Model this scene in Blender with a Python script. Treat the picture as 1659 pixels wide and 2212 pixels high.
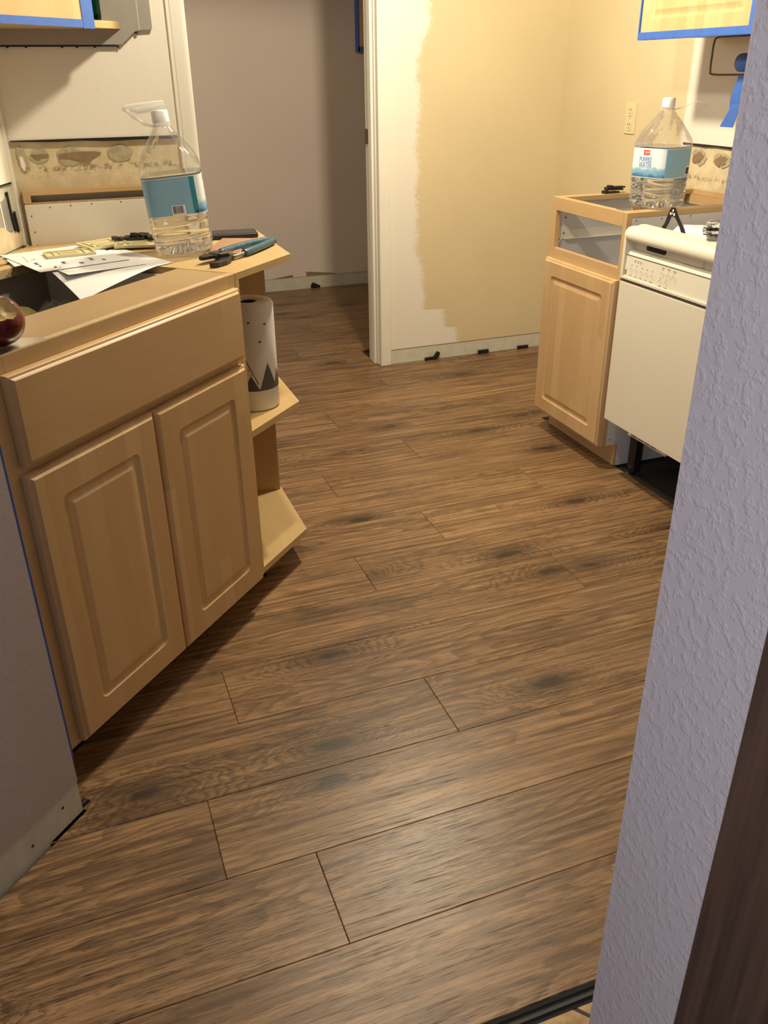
import bpy, bmesh, math, random
from mathutils import Vector, Matrix
random.seed(7)
for o in list(bpy.data.objects): bpy.data.objects.remove(o)
SC = bpy.context.scene
COL = SC.collection
SQ = 0.5 ** 0.5

def S(r, g, b):
    f = lambda c: (c / 255 / 12.92) if c / 255 <= 0.04045 else ((c / 255 + 0.055) / 1.055) ** 2.4
    return (f(r), f(g), f(b), 1.0)

# ------------------------------------------------------------------ camera
F, PITCH, ROLL, YAW, CH = 1837.305, 0.478444, 0.0120805, 0.3529043, 1.27
cp, sp, cy, sy = math.cos(PITCH), math.sin(PITCH), math.cos(YAW), math.sin(YAW)
fw = Vector((sy * cp, cy * cp, -sp)); r0 = Vector((cy, -sy, 0)); d0 = fw.cross(r0)
rr = math.cos(ROLL) * r0 + math.sin(ROLL) * d0
dd = -math.sin(ROLL) * r0 + math.cos(ROLL) * d0
cam = bpy.data.cameras.new('camera'); cam.sensor_fit = 'HORIZONTAL'; cam.sensor_width = 36
cam.lens = 36 * F / 1659; cam.clip_start = 0.02
camo = bpy.data.objects.new('camera', cam); COL.objects.link(camo)
camo.matrix_world = Matrix(((rr.x, -dd.x, -fw.x, 0), (rr.y, -dd.y, -fw.y, 0), (rr.z, -dd.z, -fw.z, CH), (0, 0, 0, 1)))
SC.camera = camo

# ------------------------------------------------------------------ world, lights, exposure
w = bpy.data.worlds.new('world'); SC.world = w; w.use_nodes = True
w.node_tree.nodes['Background'].inputs[0].default_value = (0.5, 0.55, 0.7, 1)
w.node_tree.nodes['Background'].inputs[1].default_value = 0.02
def point(name, loc, watts, col, radius):
    l = bpy.data.lights.new(name, 'POINT'); l.energy = watts; l.color = col; l.shadow_soft_size = radius
    o = bpy.data.objects.new(name, l); COL.objects.link(o); o.location = loc; return o
def area(name, loc, rot, watts, col, size):
    l = bpy.data.lights.new(name, 'AREA'); l.energy = watts; l.color = col; l.size = size; l.shape = 'DISK'
    o = bpy.data.objects.new(name, l); COL.objects.link(o); o.location = loc; o.rotation_euler = rot; return o
WARM = (1.0, 0.87, 0.63)
point('front_fill_light', (-0.75, 0.10, 1.55), 5.0, (0.86, 0.90, 1.0), 0.12)  # added cool fill with no fixture, lifts the near left wall
def spot(name, loc, target, watts, col, deg, radius):
    l = bpy.data.lights.new(name, 'SPOT'); l.energy = watts; l.color = col; l.spot_size = math.radians(deg); l.spot_blend = 0.7 if deg < 150 else 0.15; l.shadow_soft_size = radius
    o = bpy.data.objects.new(name, l); COL.objects.link(o); o.location = loc
    o.rotation_euler = (Vector(target) - Vector(loc)).to_track_quat('-Z', 'Y').to_euler(); return o
spot('right_wall_fill', (-0.55, -0.45, 1.45), (0.42, 0.12, 0.95), 13.5, (0.88, 0.92, 1.0), 76, 0.06)  # added spot out of view, brightens the right foreground wall
spot('kitchen_downlight', (1.13, 2.58, 2.00), (1.13, 2.58, 0), 36, WARM, 176, 0.045)
spot('kitchen_downlight', (0.60, 1.87, 2.04), (0.60, 1.87, 0), 15, WARM, 176, 0.045)
point('hall_lamp', (-0.60, 4.55, 2.20), 5.0, WARM, 0.10)
vs = SC.view_settings
vs.view_transform = 'Standard'; vs.look = 'None'; vs.gamma = 1; vs.use_curve_mapping = False
vs.exposure = 1.52

# ------------------------------------------------------------------ node helpers
def newmat(name):
    m = bpy.data.materials.new(name); m.use_nodes = True
    return m, m.node_tree, m.node_tree.nodes['Principled BSDF']
class G:
    def __init__(s, nt): s.nt = nt
    def n(s, t, **kw):
        x = s.nt.nodes.new(t)
        for k, v in kw.items(): setattr(x, k, v)
        return x
    def lk(s, a, b): s.nt.links.new(a, b)
    def inp(s, node, i, v):
        if hasattr(v, 'links') or hasattr(v, 'is_linked'): s.lk(v, node.inputs[i])
        else: node.inputs[i].default_value = v
    def math(s, op, a, b=0.0, c=0.0, clamp=False):
        x = s.n('ShaderNodeMath', operation=op); x.use_clamp = clamp
        s.inp(x, 0, a); s.inp(x, 1, b); s.inp(x, 2, c); return x.outputs[0]
    def coord(s, out='Object'): return s.n('ShaderNodeTexCoord').outputs[out]
    def sep(s, v):
        x = s.n('ShaderNodeSeparateXYZ'); s.lk(v, x.inputs[0]); return x.outputs
    def comb(s, a, b, c):
        x = s.n('ShaderNodeCombineXYZ'); s.inp(x, 0, a); s.inp(x, 1, b); s.inp(x, 2, c); return x.outputs[0]
    def mapv(s, v, scale, loc=(0, 0, 0)):
        x = s.n('ShaderNodeMapping'); s.lk(v, x.inputs[0]); x.inputs['Scale'].default_value = scale
        x.inputs['Location'].default_value = loc; return x.outputs[0]
    def noise(s, v, scale=1, detail=2, rough=0.5, dist=0.0):
        x = s.n('ShaderNodeTexNoise'); s.lk(v, x.inputs['Vector']); x.inputs['Scale'].default_value = scale
        x.inputs['Detail'].default_value = detail; x.inputs['Roughness'].default_value = rough
        x.inputs['Distortion'].default_value = dist; return x.outputs[0]
    def ss(s, v, a, b):           # smoothstep a..b
        x = s.n('ShaderNodeMapRange', interpolation_type='SMOOTHSTEP'); s.inp(x, 0, v)
        x.inputs[1].default_value = a; x.inputs[2].default_value = b; return x.outputs[0]
    def mix(s, f, a, b, mode='MIX'):
        x = s.n('ShaderNodeMix', data_type='RGBA', blend_type=mode)
        s.inp(x, 0, f); s.inp(x, 6, a); s.inp(x, 7, b); return x.outputs[2]
    def vadd(s, a, b):
        x = s.n('ShaderNodeVectorMath', operation='ADD'); s.inp(x, 0, a); s.inp(x, 1, b); return x.outputs[0]
    def vscale(s, a, k):
        x = s.n('ShaderNodeVectorMath', operation='MULTIPLY'); s.inp(x, 0, a); s.inp(x, 1, k); return x.outputs[0]
    def bump(s, h, strength, dist=0.002, nrm=None):
        x = s.n('ShaderNodeBump'); s.lk(h, x.inputs['Height']); x.inputs['Strength'].default_value = strength
        x.inputs['Distance'].default_value = dist; return x.outputs[0]

def plain(name, col, rough=0.5, metal=0.0, spec=0.5, noise=0.0, nscale=30, bump=0.0, bscale=200, trans=0.0, emit=None):
    m, nt, p = newmat(name); g = G(nt)
    p.inputs['Roughness'].default_value = rough; p.inputs['Metallic'].default_value = metal
    p.inputs['Specular IOR Level'].default_value = spec
    c = g.coord()
    if noise:
        nz = g.noise(c, nscale, 4, 0.6)
        k = g.ss(nz, 0.3, 0.7)
        dark = tuple(x * (1 - noise) for x in col[:3]) + (1,)
        g.lk(g.mix(k, dark, col), p.inputs['Base Color'])
    else: p.inputs['Base Color'].default_value = col
    if bump: g.lk(g.bump(g.noise(c, bscale, 3, 0.6), bump), p.inputs['Normal'])
    return m

def floor_wood():
    m, nt, p = newmat('laminate_oak'); g = G(nt)
    rnd = g.n('ShaderNodeObjectInfo').outputs['Random']
    P = g.vadd(g.coord(), g.comb(g.math('MULTIPLY', rnd, 61.0), g.math('MULTIPLY', rnd, 23.0), g.math('MULTIPLY', rnd, 7.0)))
    xyz = g.sep(P)
    # knots
    vo = g.n('ShaderNodeTexVoronoi', feature='F1', voronoi_dimensions='2D'); g.lk(g.mapv(P, (1.9, 5.2, 0.0)), vo.inputs['Vector']); vo.inputs['Scale'].default_value = 1.0
    dist = vo.outputs['Distance']
    cellr = g.sep(vo.outputs['Color'])[0]
    wob = g.noise(g.mapv(P, (16, 38, 1)), 1, 4, 0.65)
    dk = g.math('ADD', dist, g.math('MULTIPLY', g.math('SUBTRACT', wob, 0.5), 0.16))
    act = g.ss(cellr, 0.42, 0.50)
    bumpk = g.math('MULTIPLY', g.ss(dk, 0.46, 0.0), act)
    core = g.math('MULTIPLY', g.ss(dk, 0.105, 0.03), act)
    nA = g.noise(g.mapv(P, (1.1, 6.0, 1)), 1, 2, 0.5)
    nB = g.noise(g.mapv(P, (9, 42, 1)), 1, 4, 0.65)
    fld = g.math('ADD', g.math('MULTIPLY', xyz[1], 4.0), g.math('MULTIPLY', nA, 4.2))
    fld = g.math('ADD', fld, g.math('MULTIPLY', bumpk, 1.5))
    fld = g.math('ADD', fld, g.math('MULTIPLY', nB, 0.16))
    ring = g.math('FRACT', g.math('MULTIPLY', fld, 5.0))
    line = g.ss(ring, 0.30, 0.92)
    line = g.math('MULTIPLY', line, g.ss(ring, 1.0, 0.93))
    amt = g.ss(g.noise(g.mapv(P, (1.0, 5.0, 1)), 1.0, 2, 0.5), 0.40, 0.60)
    gate = g.math('ADD', g.math('MULTIPLY', amt, 0.70), g.math('MULTIPLY', bumpk, 0.9), clamp=True)
    line = g.math('MULTIPLY', line, g.math('ADD', g.math('MULTIPLY', gate, 0.85), 0.15))
    pores = g.noise(g.mapv(P, (26, 560, 1)), 1, 2, 0.6)
    pore2 = g.noise(g.mapv(P, (9, 240, 1), (5, 3, 0)), 1, 3, 0.65)
    streak = g.noise(g.mapv(P, (2.8, 85, 1)), 1, 4, 0.65)
    patch = g.ss(g.noise(g.mapv(P, (1.3, 8.0, 1), (7, 1, 0)), 1, 3, 0.6), 0.36, 0.66)
    smoke = g.ss(g.noise(g.mapv(P, (2.2, 10.0, 1), (3, 9, 0)), 1, 5, 0.65), 0.52, 0.72)
    col = g.mix(g.ss(streak, 0.32, 0.68), S(106, 79, 54), S(162, 127, 90))
    col = g.mix(g.math('MULTIPLY', line, 0.64), col, S(62, 45, 31))
    pd = g.math('MULTIPLY', g.ss(pores, 0.54, 0.66), g.math('ADD', g.math('MULTIPLY', patch, 0.75), 0.15))
    col = g.mix(pd, col, S(52, 38, 27))
    col = g.mix(g.math('MULTIPLY', g.ss(pore2, 0.56, 0.70), 0.52), col, S(54, 40, 28))
    col = g.mix(g.math('MULTIPLY', g.ss(pore2, 0.40, 0.27), 0.45), col, S(180, 145, 108))
    col = g.mix(g.math('MULTIPLY', smoke, 0.62), col, S(62, 48, 36))
    col = g.mix(g.math('MULTIPLY', g.ss(bumpk, 0.35, 0.95), 0.55), col, S(66, 50, 38))
    col = g.mix(g.math('MULTIPLY', core, 0.75), col, S(36, 29, 24))
    hsv = g.n('ShaderNodeHueSaturation'); g.lk(col, hsv.inputs['Color'])
    g.lk(g.math('ADD', g.math('MULTIPLY', rnd, 0.20), 0.90), hsv.inputs['Value'])
    g.lk(hsv.outputs[0], p.inputs['Base Color'])
    p.inputs['Specular IOR Level'].default_value = 0.42
    g.lk(g.math('ADD', g.math('MULTIPLY', g.ss(pore2, 0.5, 0.75), 0.20), 0.36), p.inputs['Roughness'])
    hgt = g.math('SUBTRACT', g.math('MULTIPLY', streak, 0.25), g.math('ADD', g.math('MULTIPLY', g.ss(pores, 0.54, 0.7), 0.6), g.math('MULTIPLY', g.ss(pore2, 0.58, 0.75), 0.5)))
    g.lk(g.bump(hgt, 0.22, 0.0004), p.inputs['Normal'])
    return m

def maple(name, axis, base=(0.62, 0.42, 0.215), stave=0.042, var=0.13, rough=0.38, cross='x'):
    m, nt, p = newmat(name); g = G(nt)
    rnd = g.n('ShaderNodeObjectInfo').outputs['Random']
    X = g.sep(g.coord())
    a = X[{'x': 0, 'y': 1, 'z': 2}[axis]]; c = X[{'x': 0, 'y': 1, 'z': 2}[cross]]
    c = g.math('ADD', c, g.math('MULTIPLY', rnd, 3.1))
    idx = g.math('FLOOR', g.math('DIVIDE', c, stave))
    w1 = g.n('ShaderNodeTexWhiteNoise', noise_dimensions='1D'); g.lk(idx, w1.inputs['W'])
    seg = g.math('FLOOR', g.math('DIVIDE', g.math('ADD', a, g.math('MULTIPLY', w1.outputs[0], 1.3)), 0.62))
    w2 = g.n('ShaderNodeTexWhiteNoise', noise_dimensions='2D'); g.lk(g.comb(idx, seg, 0.0), w2.inputs['Vector'])
    tone = w2.outputs[0]
    v = g.comb(g.math('ADD', g.math('MULTIPLY', c, 60.0), g.math('MULTIPLY', tone, 40.0)), g.math('MULTIPLY', a, 2.6), 0.0)
    fine = g.noise(v, 1.0, 4, 0.6, 0.3)
    v2 = g.comb(g.math('MULTIPLY', c, 9.0), g.math('MULTIPLY', a, 2.2), g.math('MULTIPLY', tone, 9.0))
    broad = g.noise(v2, 1.0, 3, 0.55, 0.6)
    val = g.math('ADD', g.math('MULTIPLY', tone, var), g.math('MULTIPLY', fine, 0.13))
    val = g.math('ADD', val, g.math('MULTIPLY', broad, 0.20))
    lo = tuple(b * k for b, k in zip(base, (0.86, 0.80, 0.72))) + (1,)
    hi = tuple(min(1, b * k) for b, k in zip(base, (1.10, 1.13, 1.20))) + (1,)
    g.lk(g.mix(g.ss(val, 0.05, 0.05 + 0.33 + var * 0.8), lo, hi), p.inputs['Base Color'])
    p.inputs['Roughness'].default_value = rough
    p.inputs['Specular IOR Level'].default_value = 0.45
    g.lk(g.bump(fine, 0.05, 0.001), p.inputs['Normal'])
    return m

def wall_paint(name, col, strength=0.35, scale=70, rough=0.6):
    m, nt, p = newmat(name); g = G(nt); c = g.coord()
    h = g.ss(g.noise(c, scale, 3, 0.55), 0.46, 0.66)
    h2 = g.noise(c, scale * 4, 2, 0.5)
    g.lk(g.bump(g.math('ADD', h, g.math('MULTIPLY', h2, 0.3)), strength, 0.0015), p.inputs['Normal'])
    k = g.noise(c, 2.0, 3, 0.5)
    g.lk(g.mix(g.ss(k, 0.3, 0.7), tuple(x * 0.96 for x in col[:3]) + (1,), col), p.inputs['Base Color'])
    p.inputs['Roughness'].default_value = rough; p.inputs['Specular IOR Level'].default_value = 0.25
    return m

YEL = (0.70, 0.585, 0.375, 1); PRI = (0.82, 0.77, 0.69, 1)
def back_wall_paint():           # white primer rolled over the old yellow paint near the door casing
    m, nt, p = newmat('half_primed_wall'); g = G(nt); c = g.coord(); X = g.sep(c)
    x, z = X[0], X[2]
    n1 = g.noise(g.comb(g.math('MULTIPLY', x, 1.0), 0.0, g.math('MULTIPLY', z, 4.0)), 1.5, 3, 0.5)
    n2 = g.noise(c, 90, 3, 0.7)
    edge = g.math('ADD', 1.555, g.math('MULTIPLY', g.math('SUBTRACT', n1, 0.5), 0.10))
    edge = g.math('ADD', edge, g.math('MULTIPLY', g.ss(z, 1.15, 1.6), 0.045))
    edge = g.math('ADD', edge, g.math('MULTIPLY', g.ss(z, 0.55, 0.28), 0.05))
    edge = g.math('ADD', edge, g.math('MULTIPLY', g.ss(z, 0.252, 0.242), 0.11))
    edge = g.math('ADD', edge, g.math('MULTIPLY', g.ss(z, 0.156, 0.148), 0.06))
    edge = g.math('ADD', edge, g.math('MULTIPLY', g.math('SUBTRACT', n2, 0.5), 0.07))
    k = g.ss(g.math('SUBTRACT', x, edge), -0.016, 0.016)
    yel = g.mix(g.ss(g.noise(c, 3, 3, 0.5), 0.3, 0.7), tuple(q * 0.95 for q in YEL[:3]) + (1,), YEL)
    g.lk(g.mix(k, PRI, yel), p.inputs['Base Color'])
    p.inputs['Roughness'].default_value = 0.55; p.inputs['Specular IOR Level'].default_value = 0.3
    g.lk(g.bump(g.noise(c, 110, 3, 0.6), 0.22, 0.0015), p.inputs['Normal'])
    return m
def right_wall_paint():
    m, nt, p = newmat('yellow_and_white_wall'); g = G(nt); c = g.coord(); X = g.sep(c)
    n2 = g.noise(c, 60, 3, 0.7)
    e = g.math('ADD', g.math('SUBTRACT', X[1], 2.875), g.math('MULTIPLY', g.math('SUBTRACT', n2, 0.5), 0.012))
    yel = g.mix(g.ss(g.noise(c, 3, 3, 0.5), 0.3, 0.7), tuple(q * 0.95 for q in YEL[:3]) + (1,), YEL)
    g.lk(g.mix(g.ss(e, -0.008, 0.008), PRI, yel), p.inputs['Base Color'])
    p.inputs['Roughness'].default_value = 0.55; p.inputs['Specular IOR Level'].default_value = 0.3
    g.lk(g.bump(g.noise(c, 110, 3, 0.6), 0.22, 0.0015), p.inputs['Normal'])
    return m
def raw_drywall():
    m, nt, p = newmat('raw_drywall'); g = G(nt); c = g.coord(); z = g.sep(c)[2]
    n1 = g.noise(g.mapv(c, (60, 60, 45)), 1, 5, 0.75)
    band = g.math('MULTIPLY', g.ss(z, 0.034, 0.041), g.ss(z, 0.054, 0.046))
    band2 = g.math('MULTIPLY', g.ss(z, -0.01, 0.045), g.ss(z, 0.075, 0.05))
    k = g.math('MULTIPLY', g.ss(n1, 0.50, 0.66), band2)
    base = g.mix(g.ss(g.noise(c, 18, 4, 0.6), 0.3, 0.7), (0.60, 0.50, 0.31, 1), (0.74, 0.63, 0.42, 1))
    col = g.mix(g.math('MULTIPLY', k, 0.45), base, (0.30, 0.23, 0.13, 1))
    k2 = g.math('MULTIPLY', g.ss(n1, 0.46, 0.58), band)
    col = g.mix(g.math('MULTIPLY', k2, 0.65), col, (0.15, 0.11, 0.065, 1))
    g.lk(col, p.inputs['Base Color']); p.inputs['Roughness'].default_value = 0.85
    g.lk(g.bump(n1, 0.3, 0.002), p.inputs['Normal'])
    return m
def clear_plastic(name, tint=(1, 1, 1, 1), frost=0.0):
    m, nt, p = newmat(name); g = G(nt); nt.nodes.remove(p)
    tr = g.n('ShaderNodeBsdfTransparent'); tr.inputs[0].default_value = tint
    gl = g.n('ShaderNodeBsdfGlossy'); gl.inputs['Roughness'].default_value = 0.04
    fr = g.n('ShaderNodeFresnel'); fr.inputs[0].default_value = 1.33
    lw = g.n('ShaderNodeLayerWeight'); lw.inputs[0].default_value = 0.35
    mx = g.n('ShaderNodeMixShader')
    g.lk(g.math('MINIMUM', g.math('ADD', g.math('MULTIPLY', fr.outputs[0], 1.0), g.math('MULTIPLY', lw.outputs['Facing'], 0.02)), 0.45), mx.inputs[0])
    g.lk(tr.outputs[0], mx.inputs[1]); g.lk(gl.outputs[0], mx.inputs[2])
    out = nt.nodes['Material Output']
    if frost:
        df = g.n('ShaderNodeBsdfTranslucent'); df.inputs[0].default_value = (0.9, 0.9, 0.9, 1)
        d2 = g.n('ShaderNodeBsdfDiffuse'); d2.inputs[0].default_value = (0.85, 0.85, 0.85, 1)
        a = g.n('ShaderNodeMixShader'); a.inputs[0].default_value = 0.5
        g.lk(df.outputs[0], a.inputs[1]); g.lk(d2.outputs[0], a.inputs[2])
        m2 = g.n('ShaderNodeMixShader'); m2.inputs[0].default_value = frost
        g.lk(mx.outputs[0], m2.inputs[1]); g.lk(a.outputs[0], m2.inputs[2]); g.lk(m2.outputs[0], out.inputs[0])
    else: g.lk(mx.outputs[0], out.inputs[0])
    return m
def water_mat():
    m, nt, p = newmat('water'); p.inputs['Base Color'].default_value = (0.97, 0.99, 1.0, 1)
    p.inputs['Transmission Weight'].default_value = 1; p.inputs['IOR'].default_value = 1.33; p.inputs['Roughness'].default_value = 0.0
    return m
def label_front():               # white above, icy blue mountains below
    m, nt, p = newmat('label_front_print'); g = G(nt); c = g.coord(); X = g.sep(c)
    z = g.math('ADD', X[2], g.math('MULTIPLY', g.math('SUBTRACT', g.noise(g.mapv(c, (40, 40, 60)), 1, 4, 0.6), 0.5), 0.035))
    col = g.mix(g.ss(z, 0.128, 0.112), (0.75, 0.82, 0.88, 1), S(130, 178, 208))
    col = g.mix(g.ss(z, 0.112, 0.092), col, S(52, 108, 160))
    g.lk(col, p.inputs['Base Color']); p.inputs['Roughness'].default_value = 0.35
    return m
def towel_mat():
    m, nt, p = newmat('embossed_paper'); g = G(nt); c = g.coord(); X = g.sep(c)
    th = g.math('ARCTAN2', X[1], X[0])
    zig = g.math('ABSOLUTE', g.math('SUBTRACT', g.math('FRACT', g.math('MULTIPLY', th, 2.2)), 0.5))
    h = g.math('SINE', g.math('MULTIPLY', g.math('ADD', X[2], g.math('MULTIPLY', zig, 0.06)), 800.0))
    p.inputs['Base Color'].default_value = (0.80, 0.78, 0.76, 1); p.inputs['Roughness'].default_value = 0.9
    g.lk(g.bump(h, 0.35, 0.0012), p.inputs['Normal']); return m
def patterned_cloth():
    m, nt, p = newmat('black_white_print'); g = G(nt); c = g.coord()
    n = g.noise(g.mapv(c, (60, 60, 150)), 1, 5, 0.75, 0.8)
    g.lk(g.mix(g.ss(n, 0.47, 0.56), (0.025, 0.024, 0.024, 1), (0.62, 0.60, 0.56, 1)), p.inputs['Base Color'])
    p.inputs['Roughness'].default_value = 0.7; return m
def apple_skin():
    m, nt, p = newmat('apple_skin'); g = G(nt); c = g.coord()
    n = g.noise(g.mapv(c, (40, 40, 6)), 1, 3, 0.6)
    g.lk(g.mix(g.ss(n, 0.45, 0.8), (0.085, 0.004, 0.006, 1), (0.20, 0.022, 0.014, 1)), p.inputs['Base Color'])
    p.inputs['Roughness'].default_value = 0.22; return m
def stone_tile():
    m, nt, p = newmat('tan_stone_tile'); g = G(nt); c = g.coord()
    n = g.noise(c, 14, 5, 0.65)
    g.lk(g.mix(g.ss(n, 0.35, 0.65), S(150, 120, 82), S(202, 170, 120)), p.inputs['Base Color'])
    g.lk(g.bump(g.noise(c, 60, 4, 0.6), 0.3), p.inputs['Normal']); p.inputs['Roughness'].default_value = 0.7; return m
def dark_wood():
    m, nt, p = newmat('dark_wood'); g = G(nt); c = g.coord()
    n = g.noise(g.mapv(c, (60, 60, 3)), 1, 4, 0.6)
    g.lk(g.mix(g.ss(n, 0.3, 0.7), S(52, 38, 32), S(84, 62, 52)), p.inputs['Base Color'])
    p.inputs['Roughness'].default_value = 0.5; return m

M = {}
M['floor'] = floor_wood()
M['maple_v'] = maple('maple_grain_upright', 'z')
M['maple_h'] = maple('maple_grain_level', 'x', cross='z', var=0.05, stave=0.2)
M['maple_f'] = maple('maple_face_frame', 'x', cross='z', base=(0.60, 0.41, 0.205), var=0.03, stave=0.5)
M['maple_fv'] = maple('maple_face_stile', 'z', base=(0.60, 0.41, 0.205), var=0.03, stave=0.5)
M['maple_t'] = maple('maple_darkened_top', 'x', cross='y', base=(0.43, 0.30, 0.16), var=0.03, stave=0.5)  # maple darkened to offset the overbright lamp above it
M['birch'] = maple('birch_shelf', 'y', cross='x', base=(0.58, 0.42, 0.205), var=0.02, stave=0.6)
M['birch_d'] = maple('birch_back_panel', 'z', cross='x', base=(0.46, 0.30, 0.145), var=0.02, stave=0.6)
M['particle'] = plain('particle_board_edge', (0.55, 0.40, 0.22, 1), 0.85, noise=0.35, nscale=220)
M['ply'] = plain('plywood_edge', (0.56, 0.42, 0.24, 1), 0.8, noise=0.22, nscale=160)
M['melamine'] = plain('white_melamine', (0.70, 0.69, 0.68, 1), 0.45, noise=0.04, nscale=8)
M['panelwhite'] = plain('white_board', (0.76, 0.72, 0.63, 1), 0.6, noise=0.05, nscale=6)
M['greyboard'] = plain('grey_laminate', (0.36, 0.33, 0.29, 1), 0.5, noise=0.05)
M['lav'] = wall_paint('lavender_wall', (0.50, 0.435, 0.435, 1), 0.10, 60)
M['far'] = wall_paint('lavender_wall_lightened', (0.78, 0.675, 0.61, 1), 0.10, 60)  # same lavender paint, lightened to make up for weak hall light
M['lav2'] = wall_paint('lavender_textured_wall', (0.53, 0.485, 0.515, 1), 0.38, 95)
M['dim'] = wall_paint('low_bounce_wall', (0.16, 0.14, 0.14, 1), 0.10, 60)  # unseen walls given a dark tone to cut bounced light
M['white_wall'] = wall_paint('white_primed_wall', (0.88, 0.83, 0.74, 1), 0.10, 60)
M['ceil'] = wall_paint('ceiling_white', (0.80, 0.78, 0.74, 1), 0.2, 60)
M['backwall'] = back_wall_paint(); M['rightwall'] = right_wall_paint()
M['strip'] = plain('bare_wall_strip', (0.66, 0.64, 0.53, 1), 0.75, noise=0.12, nscale=25, bump=0.2, bscale=80)
M['trim'] = plain('white_gloss_trim', (0.84, 0.81, 0.72, 1), 0.32, noise=0.03, nscale=5)
M['raw'] = raw_drywall()
M['glue'] = plain('brown_torn_paper', (0.30, 0.205, 0.115, 1), 0.9, noise=0.2, nscale=60)
M['glue2'] = plain('pale_torn_paper', (0.50, 0.43, 0.28, 1), 0.9, noise=0.25, nscale=60)
M['black_gap'] = plain('black_gap', (0.012, 0.011, 0.010, 1), 0.9)
M['tape'] = plain('blue_masking_tape', (0.045, 0.135, 0.50, 1), 0.55, noise=0.12, nscale=25, bump=0.15, bscale=120)
M['black'] = plain('black_plastic', (0.010, 0.010, 0.011, 1), 0.45)
M['graphite'] = plain('graphite_case', (0.045, 0.043, 0.043, 1), 0.42)
M['appl'] = plain('bisque_enamel', (0.80, 0.745, 0.61, 1), 0.28, noise=0.02, nscale=4)
M['appl2'] = plain('bisque_plastic', (0.80, 0.75, 0.62, 1), 0.38)
M['seam'] = plain('brown_seam', (0.16, 0.125, 0.08, 1), 0.7)
M['ink'] = plain('tan_print', (0.33, 0.27, 0.19, 1), 0.6)
M['ivory'] = plain('ivory_plastic', (0.72, 0.65, 0.40, 1), 0.4)
M['ivory_d'] = plain('ivory_plastic_hollow', (0.50, 0.44, 0.25, 1), 0.5)
M['steel'] = plain('tool_steel', (0.30, 0.28, 0.26, 1), 0.38, metal=1.0, noise=0.35, nscale=60)
M['steel_d'] = plain('dark_tool_steel', (0.06, 0.056, 0.05, 1), 0.45, metal=0.7, noise=0.3, nscale=60)
M['foil'] = plain('silver_sheet', (0.62, 0.58, 0.52, 1), 0.28, metal=0.85)
M['handle_blue'] = plain('blue_dipped_grip', (0.040, 0.125, 0.185, 1), 0.4, noise=0.45, nscale=70)
M['paper'] = plain('white_paper', (0.80, 0.80, 0.82, 1), 0.8)
M['pen'] = plain('blue_pen', (0.05, 0.06, 0.22, 1), 0.7)
M['flesh'] = plain('apple_flesh', (0.72, 0.56, 0.22, 1), 0.45, noise=0.25, nscale=35, bump=0.4, bscale=90)
M['skin'] = apple_skin()
M['towel'] = towel_mat(); M['print'] = plain('charcoal_print', (0.085, 0.078, 0.080, 1), 0.9)
M['card'] = plain('cardboard_core', (0.06, 0.04, 0.025, 1), 0.9)
M['pet'] = clear_plastic('clear_bottle_plastic', frost=0.06); M['water'] = water_mat()
M['capw'] = plain('white_cap', (0.80, 0.80, 0.80, 1), 0.35)
M['strap'] = clear_plastic('frosted_handle', frost=0.55)
M['lab_f'] = label_front()
M['lab_b'] = plain('label_blue', (0.26, 0.48, 0.66, 1), 0.35, noise=0.06, nscale=12)
M['lab_t'] = plain('label_teal', S(50, 132, 150), 0.35)
M['lab_w'] = plain('label_white', (0.80, 0.82, 0.84, 1), 0.35)
M['lab_r'] = plain('label_red', (0.62, 0.035, 0.03, 1), 0.35)
M['lab_txt'] = plain('label_text_blue', S(64, 130, 190), 0.4)
M['lab_pale'] = plain('label_text_pale', (0.42, 0.58, 0.70, 1), 0.4)
M['ink_k'] = plain('black_print', (0.03, 0.028, 0.028, 1), 0.6)
M['green'] = clear_plastic('green_glass', (0.02, 0.30, 0.24, 1))
M['green_d'] = plain('dark_green_base', (0.004, 0.06, 0.05, 1), 0.15)
M['bronze'] = plain('bronze_wire', (0.13, 0.10, 0.07, 1), 0.4, metal=0.8)
M['pattern'] = patterned_cloth()
M['blanket'] = plain('white_blanket', (0.80, 0.78, 0.76, 1), 0.9, bump=0.5, bscale=30)
M['tile'] = stone_tile(); M['grout'] = plain('grey_grout', (0.14, 0.12, 0.09, 1), 0.9)
M['dark_wood'] = dark_wood()
M['under'] = plain('dark_underlay', (0.030, 0.031, 0.025, 1), 0.6)
M['sponge'] = plain('olive_sponge', (0.30, 0.24, 0.06, 1), 0.9, noise=0.3, nscale=60)
M['bag'] = clear_plastic('clear_bag', frost=0.25)
M['metalplate'] = plain('grey_metal_conduit', (0.36, 0.36, 0.34, 1), 0.5, metal=0.4, noise=0.25, nscale=30)
M['subfloor'] = plain('dark_subfloor', (0.06, 0.048, 0.036, 1), 0.8, noise=0.4, nscale=10)
M['sample'] = maple('laminate_sample', 'x', cross='y', base=(0.42, 0.25, 0.165), var=0.05, stave=0.04)

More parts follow.
